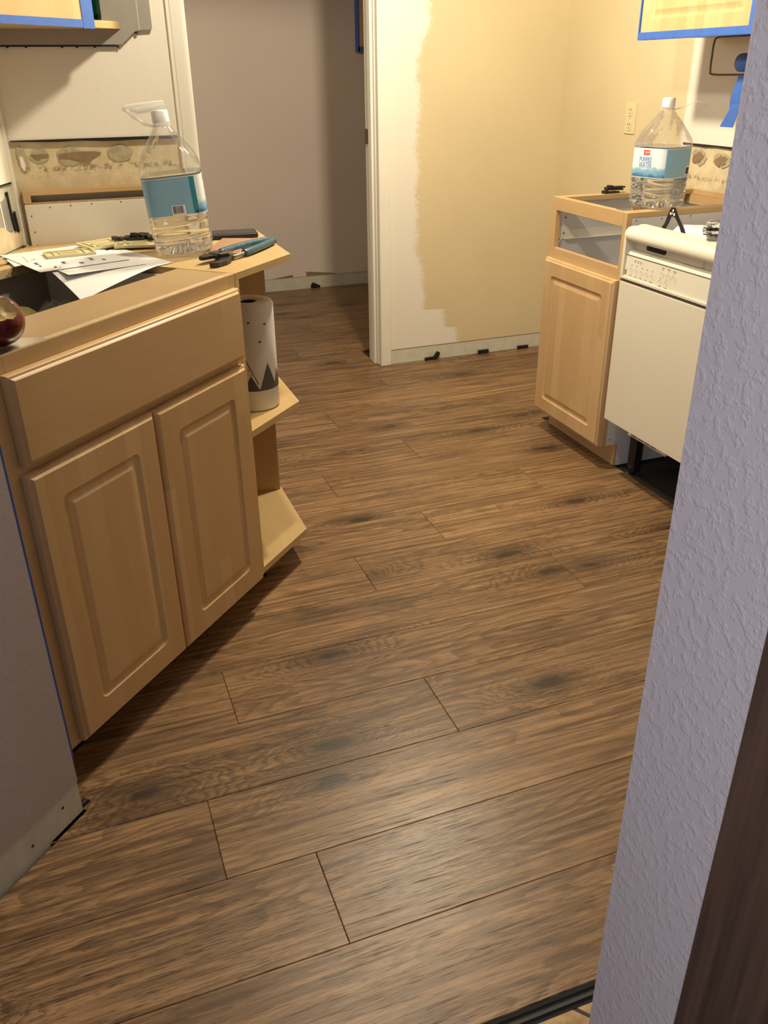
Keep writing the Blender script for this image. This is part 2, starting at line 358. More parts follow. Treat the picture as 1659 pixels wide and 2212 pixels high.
# ------------------------------------------------------------------ mesh helpers
class MB:
    def __init__(s): s.v = []; s.f = []; s.mi = []
    def add(s, vs, fs, mi=0):
        b = len(s.v); s.v += [tuple(p) for p in vs]
        for f in fs: s.f.append(tuple(i + b for i in f)); s.mi.append(mi)
        return s
    def box(s, x0, x1, y0, y1, z0, z1, mi=0):
        v = [(x, y, z) for z in (z0, z1) for y in (y0, y1) for x in (x0, x1)]
        return s.add(v, [(0, 2, 3, 1), (4, 5, 7, 6), (0, 1, 5, 4), (2, 6, 7, 3), (0, 4, 6, 2), (1, 3, 7, 5)], mi)
    def prism(s, poly, a, b, axis='z', mi=0):
        n = len(poly)
        P = {'z': lambda p, h: (p[0], p[1], h), 'y': lambda p, h: (p[0], h, p[1]), 'x': lambda p, h: (h, p[0], p[1])}[axis]
        v = [P(p, a) for p in poly] + [P(p, b) for p in poly]
        fs = [tuple(range(n - 1, -1, -1)), tuple(range(n, 2 * n))] + [(i, (i + 1) % n, n + (i + 1) % n, n + i) for i in range(n)]
        return s.add(v, fs, mi)
    def loops(s, L, cap0=True, cap1=True, mi=0, closed=True):
        n = len(L[0]); v = [p for l in L for p in l]; fs = []
        for k in range(len(L) - 1):
            for i in range(n if closed else n - 1):
                j = (i + 1) % n
                fs.append((k * n + i, k * n + j, (k + 1) * n + j, (k + 1) * n + i))
        if cap0: fs.append(tuple(range(n - 1, -1, -1)))
        if cap1: fs.append(tuple((len(L) - 1) * n + i for i in range(n)))
        return s.add(v, fs, mi)
    def tube(s, path, r, n=8, mi=0, flat=1.0, up=(0, 0, 1)):
        P = [Vector(p) for p in path]; L = []
        for i, p in enumerate(P):
            t = (P[min(i + 1, len(P) - 1)] - P[max(i - 1, 0)]).normalized()
            u = Vector(up); u = (u - t * u.dot(t))
            if u.length < 1e-4: u = Vector((1, 0, 0)) - t * t.x
            u.normalize(); q = t.cross(u)
            ri = r[i] if isinstance(r, (list, tuple)) else r
            L.append([tuple(p + q * (ri * math.cos(a)) + u * (ri * flat * math.sin(a))) for a in [2 * math.pi * k / n for k in range(n)]])
        return s.loops(L, mi=mi)
    def lathe(s, prof, n=32, c=(0, 0, 0), mi=0, cap0=True, cap1=True):
        L = [[(c[0] + r * math.cos(2 * math.pi * k / n), c[1] + r * math.sin(2 * math.pi * k / n), c[2] + z) for k in range(n)] for r, z in prof]
        return s.loops(L, cap0, cap1, mi)
    def cyl(s, c, r, h, axis='z', n=20, mi=0):
        v = [(r * math.cos(2 * math.pi * k / n), r * math.sin(2 * math.pi * k / n)) for k in range(n)]
        i, j = {'z': (0, 1), 'y': (0, 2), 'x': (1, 2)}[axis]; k = {'z': 2, 'y': 1, 'x': 0}[axis]
        return s.prism([(p[0] + c[i], p[1] + c[j]) for p in v], c[k], c[k] + h, axis, mi)
    def build(s, name, mats, parent=None, smooth=None, bevel=0.0, seg=2, loc=None, rot=None, kind=None):
        me = bpy.data.meshes.new(name); me.from_pydata(s.v, [], s.f)
        for m in (mats if isinstance(mats, (list, tuple)) else [mats]): me.materials.append(M[m] if isinstance(m, str) else m)
        for p, i in zip(me.polygons, s.mi): p.material_index = i
        bm = bmesh.new(); bm.from_mesh(me); bmesh.ops.recalc_face_normals(bm, faces=bm.faces); bm.to_mesh(me); bm.free()
        if smooth is not None:
            for p in me.polygons: p.use_smooth = True
            me.set_sharp_from_angle(angle=math.radians(smooth))
        o = bpy.data.objects.new(name, me); COL.objects.link(o)
        if parent: o.parent = parent
        if loc: o.location = loc
        if rot: o.rotation_euler = rot
        if bevel:
            b = o.modifiers.new('bevel', 'BEVEL'); b.width = bevel; b.segments = seg; b.limit_method = 'ANGLE'
            b.angle_limit = math.radians(40)
        if kind: o['kind'] = kind
        return o
def box(name, mat, d, parent=None, bevel=0.0, **k): return MB().box(*d).build(name, mat, parent, bevel=bevel, **k)
def tag(o, label, cat, group=None):
    o['label'] = label; o['category'] = cat
    if group: o['group'] = group
    return o
def thing(name, label, cat, loc=(0, 0, 0), rz=0.0, group=None, rot=None):
    o = bpy.data.objects.new(name, None); COL.objects.link(o); o.location = loc
    o.rotation_euler = rot if rot else (0, 0, rz); o.empty_display_size = 0.05
    return tag(o, label, cat, group)
def struct(o, label=None):
    o['kind'] = 'structure'
    if label: o['label'] = label
    return o
def copy_tree(o, parent=None):
    c = o.copy(); COL.objects.link(c)
    if parent: c.parent = parent
    for ch in list(o.children): copy_tree(ch, c)
    return c
def UC(u, c, z=0.0): return ((u + c) * SQ, (u - c) * SQ, z)
def rrect(x0, x1, z0, z1, r, n=5):
    out = []
    for cx, cz, a0 in ((x1 - r, z1 - r, 0), (x0 + r, z1 - r, 90), (x0 + r, z0 + r, 180), (x1 - r, z0 + r, 270)):
        for k in range(n):
            a = math.radians(a0 + 90 * k / (n - 1)); out.append((cx + r * math.cos(a), cz + r * math.sin(a)))
    return out
def routed(x0, x1, z0, z1, yf, yb, fwid=0.062, groove=True):
    """cabinet door: stepped bead on its edge, routed groove round a raised field (front faces -y)"""
    prof = [(0, yb, 5e-4), (0, yf + 0.009, 5e-4), (0.002, yf + 0.006, 1e-3), (0.006, yf + 0.005, 1e-3), (0.0075, yf + 0.0025, 1e-3), (0.010, yf, 2e-3), (0.0103, yf, 2e-3)]
    if groove:
        prof += [(fwid - 0.0004, yf, 0.014), (fwid, yf, 0.014), (fwid + 0.003, yf + 0.004, 0.012), (fwid + 0.008, yf + 0.0055, 0.010), (fwid + 0.012, yf + 0.0055, 0.004),
                 (fwid + 0.024, yf + 0.0015, 0.003), (fwid + 0.026, yf + 0.0005, 0.003), (fwid + 0.0262, yf + 0.0005, 0.003)]
    L = [[(x, y, z) for x, z in rrect(x0 + i, x1 - i, z0 + i, z1 - i, r)] for i, y, r in prof]
    return MB().loops(L)

# ================================================================== SETTING
FLZ = -0.012
fl = struct(MB().box(-2.2, 3.1, -2.3, 5.6, -0.10, FLZ).build('floor', 'subfloor'))
PW, Y0, LEN = 0.19701, 0.68206, 1.215
joints = {0: -0.40, 1: 0.255, 2: 0.091, 3: 0.636, 4: 0.195, 5: 1.207, 6: 0.663, 7: 0.958, 8: 0.20, 9: 0.741, 10: 1.124, 11: 0.52, 12: 0.935,
          13: 0.60, 14: 1.30, 15: 0.75, 16: 1.45, 17: 1.05, 18: 0.66, 19: 1.25, 20: 0.8, 21: 1.5, 22: 1.0, 23: 0.7, 24: 1.33}
def clip(poly, a, b, d):         # keep a*x+b*y >= d
    out = []
    for i in range(len(poly)):
        p, q = poly[i], poly[(i + 1) % len(poly)]
        fp, fq = a * p[0] + b * p[1] - d, a * q[0] + b * q[1] - d
        if fp >= 0: out.append(p)
        if fp * fq < 0:
            t = fp / (fp - fq); out.append((p[0] + t * (q[0] - p[0]), p[1] + t * (q[1] - p[1])))
    return out
for r in range(25):
    ya, yb = Y0 + r * PW, min(Y0 + (r + 1) * PW, 5.488)
    xl, xr = (-1.45, 2.262) if r >= 11 else (-1.45, 1.744)
    if ya > 2.5: xl = -1.0
    if 7 <= r <= 9: xl = 0.40 if r == 7 else 0.47
    if ya > 3.85: xr = 2.9
    rows = [(xl, xr)]
    if ya < 3.87 and yb > 3.735: xr2 = 1.366; rows = [(xl, xr2)] if ya > 3.74 else [(xl, xr)]
    for xl, xr in rows:
        j = joints[r]; cuts = [xl] + sorted(j + LEN * k for k in range(-3, 4) if xl + 0.05 < j + LEN * k < xr - 0.05) + [xr]
        for a, b in zip(cuts[:-1], cuts[1:]):
            e = 0.0004
            poly = [(a + e, ya + e), (b - e, ya + e), (b - e, yb - e), (a + e, yb - e)]
            if r <= 2: poly = clip(poly, SQ, -SQ, -1.034)
            if r == 3 and a == xl: poly = [UC((ya + ya - 1.034 / SQ) * SQ, -1.034)[:2], (b - e, ya + e), (b - e, yb - e), (yb - 1.172 / SQ, yb - e), UC(0.849, -1.172)[:2], UC(0.849, -1.034)[:2]]
            if 4 <= r <= 6: poly = clip(poly, SQ, -SQ, -1.172)
            if len(poly) < 3: continue
            MB().prism(poly, FLZ + 0.002, 0.0).build('plank', 'floor', fl, bevel=0.0011, seg=1)
box('underlay', 'black_gap', (-1.2, 0.75, 0.659, 0.70, FLZ + 0.0005, FLZ + 0.0015), fl)
box('locking_edge', 'black_gap', (-1.2, 0.75, 0.6755, 0.6818, FLZ + 0.0016, -0.0018), fl)
box('locking_tongue', 'under', (-1.2, 0.75, 0.666, 0.6755, FLZ + 0.0016, FLZ + 0.0055), fl)
# old stone tiles under the new boards, near the doorway
gd = Vector((0.557 - 0.531, 0.645 - 0.676)).normalized(); ge = Vector((-gd.y, gd.x)); g0 = Vector((0.531, 0.676))
for i in (-1, 0):
    for j in (0,):
        a0, a1 = i * 0.31 + 0.0022, (i + 1) * 0.31 - 0.0022; b0, b1 = -0.35, 0.55
        poly = [tuple(g0 + ge * a + gd * b) for a, b in ((a0, b0), (a1, b0), (a1, b1), (a0, b1))]
        poly = clip(poly, 0, -1, -0.80)
        poly = clip(poly, -1, 0, -0.64)
        if len(poly) >= 3: MB().prism(poly, FLZ - 0.004, FLZ + 0.0004).build('tile', 'tile', fl, bevel=0.002)

CE = 2.44
struct(box('ceiling', 'ceil', (-2.2, 3.1, -2.3, 5.6, CE, CE + 0.1)))
# far room
wf = struct(box('wall_far', 'far', (-1.7, 3.0, 5.493, 5.6, 0.078, CE)))
box('bare_strip', 'strip', (-1.7, 3.0, 5.497, 5.6, FLZ, 0.078), wf)
MB().prism([(1.27, 0.078), (1.41, 0.079), (1.41, 0.095), (1.36, 0.090)], 5.4925, 5.495, 'y').build('torn_patch', 'glue', wf)
MB().prism([(1.50, 0.079), (1.50, 0.108), (1.57, 0.100), (1.70, 0.083), (1.70, 0.079)], 5.4925, 5.495, 'y').build('torn_patch', 'glue', wf)
struct(box('wall_hall_left', 'lav', (-1.8, -1.7, 2.4, 5.6, FLZ, CE)))
struct(box('wall_hall_right', 'lav', (2.95, 3.05, 3.75, 5.6, FLZ, CE)))
# wall with the half rolled primer
wb = struct(box('wall_back', 'backwall', (1.424, 2.95, 3.748, 3.868, 0.072, CE)))
box('bare_strip', 'strip', (1.424, 2.95, 3.752, 3.868, FLZ, 0.072), wb)
wr = struct(box('wall_right', 'rightwall', (2.27, 2.40, 0.30, 3.748, 1.017, CE)))
box('wall_lower', 'rightwall', (2.27, 2.40, 2.86, 3.748, FLZ, 1.017), wr)
rw = MB().box(-0.05, 0.05, -1.28, 1.28, -0.95, 0.157).build('torn_drywall', 'raw', wr, loc=(2.325, 1.58, 0.86))
box('wall_base', 'strip', (2.262, 2.27, 3.0, 3.748, FLZ, 0.07), wr)
MB().prism([(2.86, 1.020), (2.86, 1.014), (2.8, 1.0145), (2.74, 1.012), (2.68, 1.0155), (2.60, 1.013), (2.45, 1.015), (2.1, 1.014), (2.1, 1.020)], 2.267, 2.28, 'x').build('cut_line', 'black_gap', wr)
def blob(cx, cz, rx, rz, seed, n=18, rag=0.22):
    rd = random.Random(seed); ph = [rd.uniform(0, 6.28) for _ in range(4)]
    return [(cx + rx * math.cos(a) * k, cz + rz * math.sin(a) * k) for a in [2 * math.pi * i / n for i in range(n)]
            for k in [1 + rag * (0.5 * math.sin(2 * a + ph[0]) + 0.35 * math.sin(5 * a + ph[1]) + 0.25 * math.sin(9 * a + ph[2]))]]
for i, (yy, zz) in enumerate(((2.765, 0.975), (2.64, 0.973), (2.50, 0.975), (2.36, 0.97))):
    MB().prism(blob(yy, zz, 0.042, 0.026, 20 + i), 2.272, 2.276, 'x').build('glue_spot', 'glue2', wr)
    MB().prism(blob(yy + 0.004, zz - 0.002, 0.026, 0.019, 40 + i, rag=0.4), 2.270, 2.276, 'x').build('torn_patch', 'glue', wr)
# stub wall behind the sink cabinet
wp = struct(box('wall_left', 'white_wall', (-0.07, 0.392, 2.51, 2.63, 1.122, CE)))
lw = MB().box(-0.231, 0.231, -0.055, 0.055, -0.95, 0.112).build('torn_drywall', 'raw', wp, loc=(0.161, 2.573, 1.01))
MB().prism([(-0.066, 1.124), (-0.066, 1.1215), (0.0, 1.119), (0.05, 1.1175), (0.1, 1.119), (0.16, 1.116), (0.2, 1.1155), (0.24, 1.117), (0.35, 1.116), (0.35, 1.124)], 2.507, 2.53, 'y').build('cut_line', 'black_gap', wp)
def patch(poly, mat, y0=2.515, y1=2.52): return MB().prism(poly, y0, y1, 'y').build('torn_patch' if mat == 'glue' else 'glue_spot', mat, wp)
patch(blob(-0.002, 1.086, 0.022, 0.018, 3, rag=0.1), 'glue2'); patch([(-0.022, 1.089), (0.018, 1.090), (0.020, 1.083), (0.002, 1.082), (-0.006, 1.076), (-0.014, 1.078)], 'glue', 2.513)
patch(blob(0.072, 1.082, 0.030, 0.024, 4, rag=0.15), 'glue2')
patch([(0.045, 1.088), (0.09, 1.092), (0.135, 1.092), (0.150, 1.088), (0.138, 1.082), (0.126, 1.076), (0.12, 1.066), (0.104, 1.064), (0.088, 1.072), (0.066, 1.078), (0.045, 1.078)], 'glue', 2.513)
patch(blob(0.198, 1.085, 0.030, 0.021, 8, rag=0.12), 'glue2')
patch(blob(-0.044, 1.080, 0.012, 0.030, 9, rag=0.3), 'glue2'); patch(blob(-0.046, 1.070, 0.006, 0.016, 10, rag=0.3), 'white_wall', 2.513)
# door casing at that wall's end, and the left wall beyond it
tr2 = struct(MB().prism([(0.392, 2.503), (0.366, 2.503), (0.364, 2.506), (0.358, 2.506), (0.356, 2.500), (0.354, 2.512), (0.354, 2.635), (0.405, 2.635), (0.405, 2.52), (0.402, 2.506)], 0.0, CE).build('trim_2', 'trim', smooth=30))
# white board, wooden ledge and shaded gap at the foot of that wall
wk = thing('splash_back_board', 'white screw-fixed board with a wooden ledge and open slot behind the left water bottle', 'board', (0, 0, 0.86))
box('board', 'panelwhite', (-0.061, 0.30, 2.488, 2.512, 0.002, 0.112), wk, bevel=0.0015)
box('ledge', 'maple_f', (-0.05, 0.30, 2.490, 2.517, 0.134, 0.146), wk, bevel=0.001)
box('slot_back', 'greyboard', (-0.05, 0.30, 2.5135, 2.517, 0.112, 0.134), wk)
box('slot_lip', 'particle', (-0.058, 0.30, 2.490, 2.512, 0.112, 0.1165), wk)
box('slot_jamb', 'maple_fv', (-0.061, -0.042, 2.489, 2.517, 0.116, 0.145), wk, bevel=0.001)
for x, z in ((0.0, 0.104), (0.052, 0.106), (0.105, 0.107), (0.18, 0.108), (-0.048, 0.085), (-0.047, 0.045), (-0.047, 0.012)):
    MB().cyl((x, 2.4868, z), 0.0016, 0.002, 'y', 8).build('screw_hole', 'ink_k', wk)
box('foot_rail', 'maple_f', (-0.068, 0.30, 2.462, 2.488, 0.001, 0.012), wk)
# wall left of the corner (short return, then a 45 degree face)
P1, DP = Vector((-0.074, 2.508)), Vector((-0.348, -0.938)); NP = Vector((DP.y, -DP.x))
NPs = 1 if NP.x > 0 else -1
def wallp(s0, s1, z0, z1, name, mat, d0=0.0, d1=0.004, parent=None):       # d: proud of the torn face (+) or behind (-)
    q = [P1 + DP * a + NP * (NPs * b) for a, b in ((s0, d0), (s1, d0), (s1, d1), (s0, d1))]
    return MB().prism([(p.x, p.y) for p in q], z0, z1).build(name, mat, parent)
w2 = struct(wallp(-0.01, 0.40, 1.030, CE, 'wall_corner', 'white_wall', -0.09, 0.0))
wallp(-0.01, 0.40, FLZ, 1.030, 'torn_drywall', 'strip', -0.09, -0.006, w2)
wallp(0.0, 0.020, 0.873, 1.42, 'corner_bead', 'trim', -0.006, 0.0035, w2)
wallp(0.0, 0.40, 1.0255, 1.031, 'cut_line', 'black_gap', -0.007, -0.0005, w2)
def wpoly(pts, name, mat, d0, d1):
    m = MB(); L = []
    for d in (d0, d1): L.append([tuple((P1 + DP * a + NP * (NPs * d)).to_tuple()) + (z,) for a, z in pts])
    return m.loops(L).build(name, mat, w2)
wpoly([(0.02, 0.874), (0.40, 0.874), (0.40, 0.94), (0.143, 0.936), (0.120, 0.934), (0.093, 0.921), (0.070, 0.912), (0.044, 0.909), (0.02, 0.909)], 'plaster_patch', 'raw', -0.006, -0.002)
wpoly([(0.060, 0.915), (0.104, 0.925), (0.106, 0.990), (0.074, 0.994), (0.062, 1.000)], 'conduit_plate', 'metalplate', -0.006, -0.003)
wpoly([(0.110, 0.93), (0.40, 0.94), (0.40, 1.0), (0.112, 0.998)], 'plate', 'greyboard', -0.006, -0.003)
wpoly([(0.104, 0.925), (0.111, 0.927), (0.113, 0.990), (0.106, 0.990)], 'torn_edge', 'panelwhite', -0.006, -0.0015)
wpoly([(0.038, 0.914), (0.048, 0.914), (0.058, 0.965), (0.060, 1.008), (0.050, 1.010), (0.048, 0.970)], 'crack', 'black_gap', -0.006, -0.0015)
wpoly([(0.024, 0.912), (0.032, 0.905), (0.036, 0.955), (0.028, 0.960)], 'crack', 'black_gap', -0.006, -0.001)
# near left wall (45 degrees) and the walls round the camera
nl = struct(MB().prism([UC(0.847, -1.04)[:2], UC(-1.25, -1.04)[:2], UC(-1.25, -1.15)[:2], UC(0.847, -1.15)[:2]], 0.076, CE).build('wall_front_left', 'lav'))
MB().prism([UC(0.846, -1.0425)[:2], UC(-1.25, -1.0425)[:2], UC(-1.25, -1.15)[:2], UC(0.846, -1.15)[:2]], FLZ, 0.076).build('bare_strip', 'strip', nl)
MB().prism([UC(0.545, -1.0405)[:2], UC(0.615, -1.0405)[:2], UC(0.615, -1.043)[:2], UC(0.545, -1.043)[:2]], 0.052, 0.062).build('torn_patch', 'glue', nl)
for u, z in ((0.80, 0.045), (0.72, 0.028)):
    MB().prism([UC(u, -1.0415)[:2], UC(u + .005, -1.0415)[:2], UC(u + .005, -1.043)[:2], UC(u, -1.043)[:2]], z, z + .005).build('nail_hole', 'ink_k', nl)
MB().prism([UC(0.8475, -1.062)[:2], UC(0.853, -1.066)[:2], UC(0.853, -1.10)[:2], UC(0.8475, -1.10)[:2]], 0.06, 1.9).build('masking_tape', 'tape', nl)
RXW = 0.41
nr = struct(MB().prism([(RXW, -2.2), (RXW + 0.115, -2.2), (RXW + 0.115, 0.466), (RXW + 0.006, 0.4715), (RXW + 0.0015, 0.4705), (RXW, 0.467)], FLZ, CE).build('wall_front_right', 'lav2', smooth=40))
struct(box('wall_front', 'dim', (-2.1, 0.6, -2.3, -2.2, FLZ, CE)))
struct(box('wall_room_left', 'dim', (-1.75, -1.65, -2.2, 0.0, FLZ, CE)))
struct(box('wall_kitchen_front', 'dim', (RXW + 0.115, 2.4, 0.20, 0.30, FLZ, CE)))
# door casing
t1 = struct(MB().prism([(1.424, 3.736), (1.374, 3.736), (1.371, 3.739), (1.371, 3.765), (1.366, 3.768), (1.366, 3.785), (1.356, 3.788), (1.354, 3.822), (1.360, 3.825), (1.360, 3.872), (1.424, 3.872)], 0.001, CE).build('trim_1', 'trim', smooth=25, bevel=0.0015))
box('strike_plate', 'bronze', (1.3535, 1.3605, 3.838, 3.860, 0.985, 1.045), t1)
# outlet on the right wall
ot = thing('wall_outlet', 'ivory double power outlet on the yellow right wall above the cabinet', 'outlet', (2.27, 3.207, 1.088))
MB().box(-0.005, 0, -0.035, 0.035, -0.0575, 0.0575).build('cover_plate', 'ivory', ot, bevel=0.002)
for zc in (0.027, -0.027):
    f = MB().prism([(y, z + zc) for y, z in rrect(-0.016, 0.016, -0.018, 0.018, 0.009)], -0.0075, -0.004, 'x').build('receptacle', 'ivory', ot)
    for yy in (-0.006, 0.006): box('slot', 'ink_k', (-0.0079, -0.0070, yy - 0.0012, yy + 0.0012, zc + 0.001, zc + 0.010), f)
    MB().cyl((-0.0079, 0, zc - 0.008), 0.0025, 0.001, 'x', 10).build('slot', 'ink_k', f)
MB().cyl((-0.0062, 0, 0), 0.003, 0.002, 'x', 10).build('screw', 'ivory_d', ot)

# ================================================================== LEFT: diagonal sink cabinet
TOP = 0.872; U0, UJ, CF = 0.868, 1.640, -1.108
W1 = UJ - 0.0225 - U0
sc = thing('sink_base_cabinet', 'open-topped maple sink cabinet with two raised-panel doors under a false drawer', 'cabinet', UC(U0, CF), math.pi / 4)
lx = lambda u: u - U0
box('stile', 'maple_fv', (0, lx(0.935) + 0.012, 0, 0.019, 0.079, TOP), sc, bevel=0.0008)
box('stile', 'maple_fv', (lx(1.594), W1, 0, 0.019, 0.079, TOP), sc, bevel=0.0008)
box('top_rail', 'maple_f', (lx(0.935) + 0.012, lx(1.594), 0, 0.019, 0.832, TOP), sc, bevel=0.0008)
box('mid_rail', 'maple_f', (lx(0.935) + 0.012, lx(1.594), 0.0005, 0.019, 0.655, 0.700), sc)
box('mullion', 'maple_fv', (lx(1.25), lx(1.286), 0.0005, 0.019, 0.118, 0.655), sc)
box('bottom_rail', 'maple_f', (lx(0.935) + 0.012, lx(1.594), 0.0005, 0.019, 0.079, 0.118), sc)
routed(lx(0.9345), lx(1.608), 0.683, 0.843, -0.021, -0.001, groove=False).build('false_drawer_front', 'maple_h', sc, smooth=35)
routed(lx(0.9305), lx(1.2665), 0.085, 0.668, -0.021, -0.001).build('door', 'maple_v', sc, smooth=35)
routed(lx(1.2695), lx(1.6055), 0.085, 0.668, -0.021, -0.001).build('door', 'maple_v', sc, smooth=35)
box('front_strip', 'maple_t', (0.012, W1, 0.019, 0.155, TOP - 0.016, TOP - 0.0005), sc, bevel=0.001)
box('back_strip', 'maple_f', (0.012, W1 - 0.01, 0.527, 0.560, TOP - 0.020, TOP - 0.001), sc)
box('back_strip_edge', 'particle', (0.012, W1 - 0.01, 0.5245, 0.527, TOP - 0.020, TOP - 0.001), sc)
for xa in (0, W1 - 0.012): MB().prism([(0.019, 0.079), (0.072, 0.079), (0.072, 0.0), (0.560, 0.0), (0.560, TOP - 0.0165), (0.019, TOP - 0.0165)], xa, xa + 0.012, 'x').build('side_panel', 'melamine', sc)
box('back_panel', 'greyboard', (0.012, W1 - 0.012, 0.550, 0.560, 0.10, TOP - 0.022), sc)
box('cabinet_bottom', 'melamine', (0.012, W1 - 0.012, 0.019, 0.550, 0.100, 0.116), sc)
box('partition', 'melamine', (0.012, W1 - 0.012, 0.42, 0.432, 0.116, 0.74), sc)
box('toe_kick', 'maple_f', (0, W1, 0.072, 0.084, 0.0, 0.095), sc)
box('rail_edge', 'ply', (0.03, W1 - 0.03, 0.0005, 0.0165, TOP - 0.0005, TOP + 0.0006), sc)
box('masking_tape', 'tape', (0.010, lx(0.9065), -0.0008, 0.0, 0.062, TOP), sc)
# things in the open cabinet
sp_ = tag(MB().lathe([(0.0, 0), (0.045, 0.0), (0.052, 0.02), (0.05, 0.05), (0.035, 0.062), (0.0, 0.064)], 14).build('sponge', 'sponge', smooth=60), 'olive yellow sponge down inside the open sink cabinet', 'sponge')
sp_.location = (0.012, 2.03, 0.742)
sp_.location = UC(1.385, -1.548, 0.7405)
bg = MB()
for k in range(6):
    a = k * 1.05; bg.tube([(0.03 * math.cos(a), 0.03 * math.sin(a), 0.0), (0.04 * math.cos(a + .5), 0.03 * math.sin(a + .4), 0.03), (0.02 * math.cos(a + 1), 0.02 * math.sin(a + 1), 0.055)], [0.012, 0.016, 0.006], 6)
bo = tag(bg.build('plastic_bag', 'bag', smooth=60), 'crumpled clear plastic bag beside the sponge inside the sink cabinet', 'bag'); bo.location = UC(1.49, -1.52, 0.745)

# ---------------------------------------------------------------- end shelf unit
es = thing('end_shelf_unit', 'pale birch open end shelves with clipped corner beside the maple sink cabinet', 'shelf', (0, 0, 0))
def xy(u, c): return UC(u, c)[:2]
tipu = 1.867; XS = (tipu + CF) * SQ
def shelf_poly(back, u0=UJ - 0.010): return [xy(u0, CF), xy(tipu, CF), (XS, back), (xy(u0, CF)[0] - (back - xy(u0, CF)[1]), back)]
top_poly = [xy(UJ - 0.021, CF), xy(tipu, CF), (XS + 0.002, 2.485), (-0.072, 2.485), (-0.168, 2.225), xy(UJ - 0.021, -1.675)]
MB().prism(top_poly, TOP - 0.016, TOP).build('top_board', 'birch', es, bevel=0.0006)
midp = [xy(UJ - 0.0065, CF), xy(tipu, CF), (XS, 2.384), (0.30, 2.384), xy(UJ - 0.0065, -1.40)]
MB().prism(midp, 0.470, 0.488).build('shelf', 'birch', es, bevel=0.0006)
MB().prism([xy(UJ - 0.0065, CF), xy(tipu, CF), (XS, 2.40), (0.30, 2.40), xy(UJ - 0.0065, -1.42)], 0.082, 0.100).build('bottom_shelf', 'birch', es, bevel=0.0006)
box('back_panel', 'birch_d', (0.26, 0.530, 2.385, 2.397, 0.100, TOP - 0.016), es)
MB().prism([xy(UJ - 0.021, CF), xy(UJ - 0.007, CF), xy(UJ - 0.007, -1.66), xy(UJ - 0.021, -1.66)], 0.080, TOP - 0.016).build('side_panel', 'birch', es)
MB().prism([xy(UJ - 0.021, -1.19), xy(UJ - 0.007, -1.19), xy(UJ - 0.007, -1.66), xy(UJ - 0.021, -1.66)], 0.0, 0.080).build('plinth_side', 'birch_d', es)
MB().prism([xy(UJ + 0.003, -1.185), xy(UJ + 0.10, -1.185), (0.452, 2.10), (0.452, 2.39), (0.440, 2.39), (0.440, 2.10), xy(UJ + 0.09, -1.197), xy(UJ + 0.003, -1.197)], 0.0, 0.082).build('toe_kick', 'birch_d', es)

# ---------------------------------------------------------------- paper towel roll
PTC = (0.424, 2.122)
pt = thing('paper_towel_roll', 'white paper towel roll printed with dark mountains on the middle end shelf', 'paper towel', (PTC[0], PTC[1], 0.488))
R_ = 0.0625
MB().lathe([(0.021, 0.001), (R_ - 0.004, 0.001), (R_, 0.006), (R_, 0.268), (R_ - 0.003, 0.274), (R_ - 0.010, 0.277), (0.034, 0.277), (0.022, 0.274), (0.021, 0.001)], 64, cap0=False, cap1=False).build('paper', 'towel', pt, smooth=50)
MB().lathe([(0.0205, 0.002), (0.0205, 0.272), (0.019, 0.272), (0.019, 0.002)], 32, cap0=False, cap1=False).build('core', 'card', pt, smooth=50)
MB().cyl((0, 0, 0.02), 0.019, 0.004).build('core_base', 'black_gap', pt)
def cdecal(name, mat, rowf, z0, z1, nz=10, nc=10, R=R_ + 0.0006):
    m = MB(); v = []; f = []
    for i in range(nz + 1):
        z = z0 + (z1 - z0) * i / nz; a, b = rowf(z)
        for j in range(nc + 1):
            t = a + (b - a) * j / nc; v.append((R * math.cos(t), R * math.sin(t), z))
    for i in range(nz):
        for j in range(nc): k = i * (nc + 1) + j; f.append((k, k + 1, k + nc + 2, k + nc + 1))
    return m.add(v, f).build(name, mat, pt, smooth=60)
va = math.atan2(-PTC[1], -PTC[0])
def tri(c, hw, zb, zt): return (lambda z: (va + c - hw * (zt - z) / (zt - zb), va + c + hw * (zt - z) / (zt - zb)))
cdecal('printed_mountain', 'print', tri(0.62, 0.42, 0.058, 0.128), 0.058, 0.1275)
cdecal('printed_mountain', 'print', tri(-0.12, 0.34, 0.058, 0.098), 0.058, 0.0975)
cdecal('printed_mountain', 'print', tri(1.22, 0.30, 0.058, 0.105), 0.058, 0.1045)
cdecal('printed_mountain', 'print', tri(1.75, 0.40, 0.058, 0.12), 0.058, 0.1195)
cdecal('printed_line', 'print', lambda z: (va - 1.5, va + 2.4), 0.0565, 0.0585, 1, 60)
ZT, HW, TH_ = 0.148, 0.62, 0.035
cdecal('printed_line', 'print', lambda z: (va - 0.32 + HW * (ZT - z) / 0.09 - TH_, va - 0.32 + HW * (ZT - z) / 0.09), 0.075, ZT, 10, 2)
cdecal('printed_line', 'print', lambda z: (va - 0.32 - HW * (ZT - z) / 0.09, va - 0.32 - HW * (ZT - z) / 0.09 + TH_), 0.062, ZT, 10, 2)
for c_, z_ in ((-0.30, 0.127), (-0.40, 0.118), (-0.20, 0.112), (-0.46, 0.105), (-0.30, 0.108), (-0.10, 0.10), (0.62, 0.225), (-0.05, 0.232), (-0.42, 0.205), (0.35, 0.182), (-0.62, 0.165)):
    k = 0.05 if z_ > 0.15 else 0.025
    cdecal('printed_dot', 'print', lambda z, c_=c_, k=k, z_=z_: (va + c_ - k, va + c_ + k), z_, z_ + 0.0035 * (1.3 if k > .03 else .7), 1, 2)

